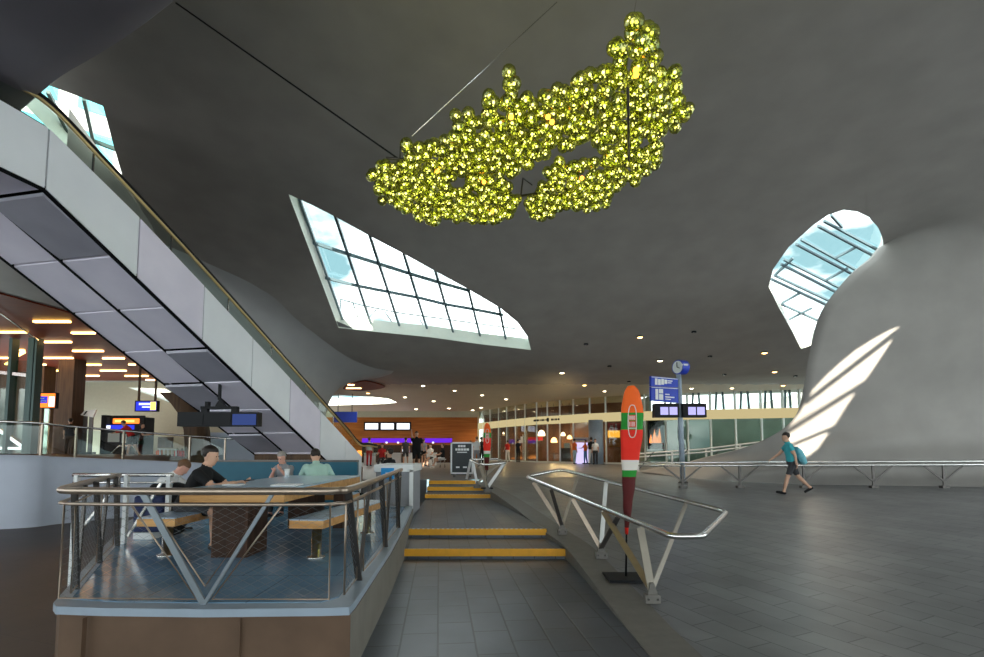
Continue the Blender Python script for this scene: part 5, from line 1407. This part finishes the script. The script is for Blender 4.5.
# A-frame sign
Ya = 18.5
t = thing('sandwich_board', 'black sandwich board with white frame and white lettering by the upper steps', 'sign', at(462, 476, Ya))
M['board'] = mat('board_slate', (.045, .05, .055), .5)
s = bx(t, 'board', M['board'], 451.5, 443, 472, 473, Ya, .04)
bm = BM()
for q in ((450.6,442,473,443.6),(450.6,472.4,473,474),(450.6,442,452,474),(471.6,442,473,474)): rect(bm, *q, Ya - .02, .08)
obj('frame', bm, M['white'], t)
bm = BM()
for q in ((458,445,460.2,447.2),(460.6,445,462.8,447.2),(463.2,445,465.4,447.2),(455.4,448.4,457.4,450.6),(457.8,448.4,460.6,450.6),(461,448.4,463.4,450.6),(463.8,448.4,466,450.6),(466.4,448.4,469,450.6),(457,451.8,467,452.8),(456,466.5,459.5,468),(463,466.5,467,468)): rect(bm, *q, Ya - .012, .012)
obj('lettering', bm, M['white'], s)
bx(t, 'rear_board', M['board'], 451.5, 445, 472, 475, Ya + .55, .04)
for u in (454, 470):
    bm = BM(); p = at(u, 474, Ya); box(bm, (p.x - .03, Ya, .75), (p.x + .03, Ya + .5, p.z + .02)); obj('foot', bm, M['steeld'], t)
# seat and table furniture before the counter
def stool(lab, u, Y):
    c = at(u, 466, Y); c.z = .75; t = thing('stool', lab, 'stool', c)
    bm = BM(); lathe(bm, c + V((0, 0, .44)), [(.2, 0), (.2, .05)], 14); obj('seat', bm, M['white'], t)
    for k in range(4):
        q = V((.16*math.cos(k*1.57+.8), .16*math.sin(k*1.57+.8), 0)); bm = BM(); tube(bm, [c + q*1.2, c + q + V((0, 0, .44))], .018, 6); obj('leg', bm, M['steel'], t)
stool('white stool under the seated person nearest the sandwich board', 442.5, 28.6); stool('white stool under the seated person by the white counter', 430.5, 30.6); stool('white stool under the seated person beside the escalator foot', 382, 28.6)

# crowd in the far hall
SD_ = dict(hipL=88, kneeL=80, hipR=70, kneeR=40, shL=30, elL=50, shR=30, elR=50)
stand('person all in black with shorts and white shoes standing before the wooden wall', 416.3, 471, 25.5, 200, 1.86, dict(top='blackcloth', low='blackcloth', leg=1.0, shoe='white', sleeve=.7), 'hair_d', dict(shR=120, elR=60, shL=10), slim=1.25)
stand('seated person with bare legs and white shoes nearest the sandwich board', 442.5, 466, 28.6, 95, 1.72, dict(top='blackcloth', low='whitecloth', leg=.6, shoe='white'), 'hair_b', dict(SD_, seat=.56))
stand('seated person in white by the white counter', 430.5, 466, 30.6, 150, 1.70, dict(top='whitecloth', low='darkgrey', leg=.7), 'hair_d', dict(SD_, seat=.56))
stand('seated person in a red top beside the escalator foot', 382, 466, 28.6, 180, 1.70, dict(top='redcloth', low='darkgrey', leg=2.1), 'hair_d', dict(SD_, seat=.56))
stand('person in dark clothes standing between the counter panels', 405.5, 466, 31.0, 20, 1.70, dict(top='darkgrey', low='darkgrey', leg=.8), 'hair_d')
stand('person in grey with bare legs behind the standing person in black', 423.5, 466, 32.2, -20, 1.66, dict(top='greycloth', low='blackcloth', leg=.6), 'hair_b')
stand('person in white standing right of the sandwich board', 476.5, 466, 30, 30, 1.72, dict(top='whitecloth', low='greycloth', leg=2.1), 'hair_b')
stand('person in black standing behind the farther flag', 481.5, 466, 34, -30, 1.80, dict(top='blackcloth', low='blackcloth', leg=2.1), 'hair_d')
stand('dark-haired person peeking over the white cabinet', 389.5, 468, 14.6, 60, 1.72, dict(top='blackcloth', low='blackcloth', leg=2.1), 'hair_d', z=0)
stand('pale-dressed person beside the far end of the counter', 369, 466, 31, 0, 1.70, dict(top='whitecloth', low='redcloth', leg=2.1), 'hair_b')
stand('person in an orange top before the sandwich board\'s right edge, far back', 470.5, 466, 36, 0, 1.6, dict(top='orangecloth', low='greycloth', leg=1.), 'hair_b')
# upper level people
stand('person in a red top and dark shorts bending over the ticket machine rail', 131, 458, 22.5, 100, 1.72, dict(top='redcloth', low='blackcloth', leg=.75, sleeve=1.4), 'hair_d', dict(lean=30, hipL=10, hipR=-14, kneeR=10, shL=50, shR=60, nod=10), z=1.40)
stand('person in dark clothes holding a paper beside the person in red', 141, 458, 22.8, -80, 1.50, dict(top='darkgrey', low='blackcloth', leg=2.1), 'hair_d', dict(shL=40, elL=60, shR=30, elR=60), z=1.40)
stand('dark figure standing before the broad timber column', 68.5, 457, 21.5, 30, 1.62, dict(top='blackcloth', low='brownwood', leg=2.1), 'hair_d', z=1.42)

# ------------------------------------------------------------------ white office tower outside, seen through the top-left rooflight
c = V((-27, 32, 0)); nrm = V((.62, -.78, 0)); sd_ = V((.78, .62, 0))
t = thing('office_tower', 'white office tower with turquoise windows seen through the top-left rooflight', 'building', c)
M['tower'] = mat('tower_white', (.82, .85, .83), .6); M['towerglass'] = mat('tower_window', (.10, .42, .48), .1, var=.3, scale=.4)
bm = BM(); prism(bm, [c - sd_*14, c + sd_*14, c + sd_*14 - nrm*10, c - sd_*14 - nrm*10], (0, 0, 52)); obj('wall', bm, M['tower'], t)
for r in range(10):
    for k in range(9):
        o_ = c + sd_*(-12.6 + k*3.0) + nrm*.02; z = 10 + r*3.6
        bm = BM(); prism(bm, [o_ + V((0,0,z)), o_ + sd_*2.0 + V((0,0,z)), o_ + sd_*2.0 + V((0,0,z+2.2)), o_ + V((0,0,z+2.2))], nrm*.06); obj('window', bm, M['towerglass'], t)

# ------------------------------------------------------------------ light
w = bpy.data.worlds.new('sky'); sc.world = w; w.use_nodes = True
nt = w.node_tree; nt.nodes.clear()
out = nt.nodes.new('ShaderNodeOutputWorld'); bg = nt.nodes.new('ShaderNodeBackground')
tc = nt.nodes.new('ShaderNodeTexCoord'); nz = nt.nodes.new('ShaderNodeTexNoise'); nz.inputs['Scale'].default_value = 4.5; nz.inputs['Detail'].default_value = 6
mp = nt.nodes.new('ShaderNodeMapping'); mp.inputs['Scale'].default_value = (1, 1, 2.2)
cr = nt.nodes.new('ShaderNodeValToRGB')
cr.color_ramp.elements[0].position = .40; cr.color_ramp.elements[0].color = (.09, .165, .18, 1)
cr.color_ramp.elements[1].position = .58; cr.color_ramp.elements[1].color = (.80, .86, .86, 1)
nt.links.new(tc.outputs['Generated'], mp.inputs[0]); nt.links.new(mp.outputs[0], nz.inputs['Vector']); nt.links.new(nz.outputs[0], cr.inputs[0])
nt.links.new(cr.outputs[0], bg.inputs[0]); bg.inputs[1].default_value = 3.5
nt.links.new(bg.outputs[0], out.inputs[0])
sun = bpy.data.lights.new('sun', 'SUN'); sun.energy = 11.0; sun.angle = R(.6); sun.color = (1, .93, .78)
so = bpy.data.objects.new('sun', sun); COL.objects.link(so)
so.rotation_euler = SD.to_track_quat('-Z', 'Y').to_euler()
vs_ = sc.view_settings
vs_.view_transform = 'Standard'; vs_.look = 'None'; vs_.exposure = 0.85; vs_.gamma = 1.0; vs_.use_curve_mapping = False
sc.cycles.use_denoising = True
sc.cycles.max_bounces = 8; sc.cycles.diffuse_bounces = 4; sc.cycles.transparent_max_bounces = 24
sc.cycles.caustics_reflective = False; sc.cycles.caustics_refractive = False
sc.cycles.sample_clamp_indirect = 6.0
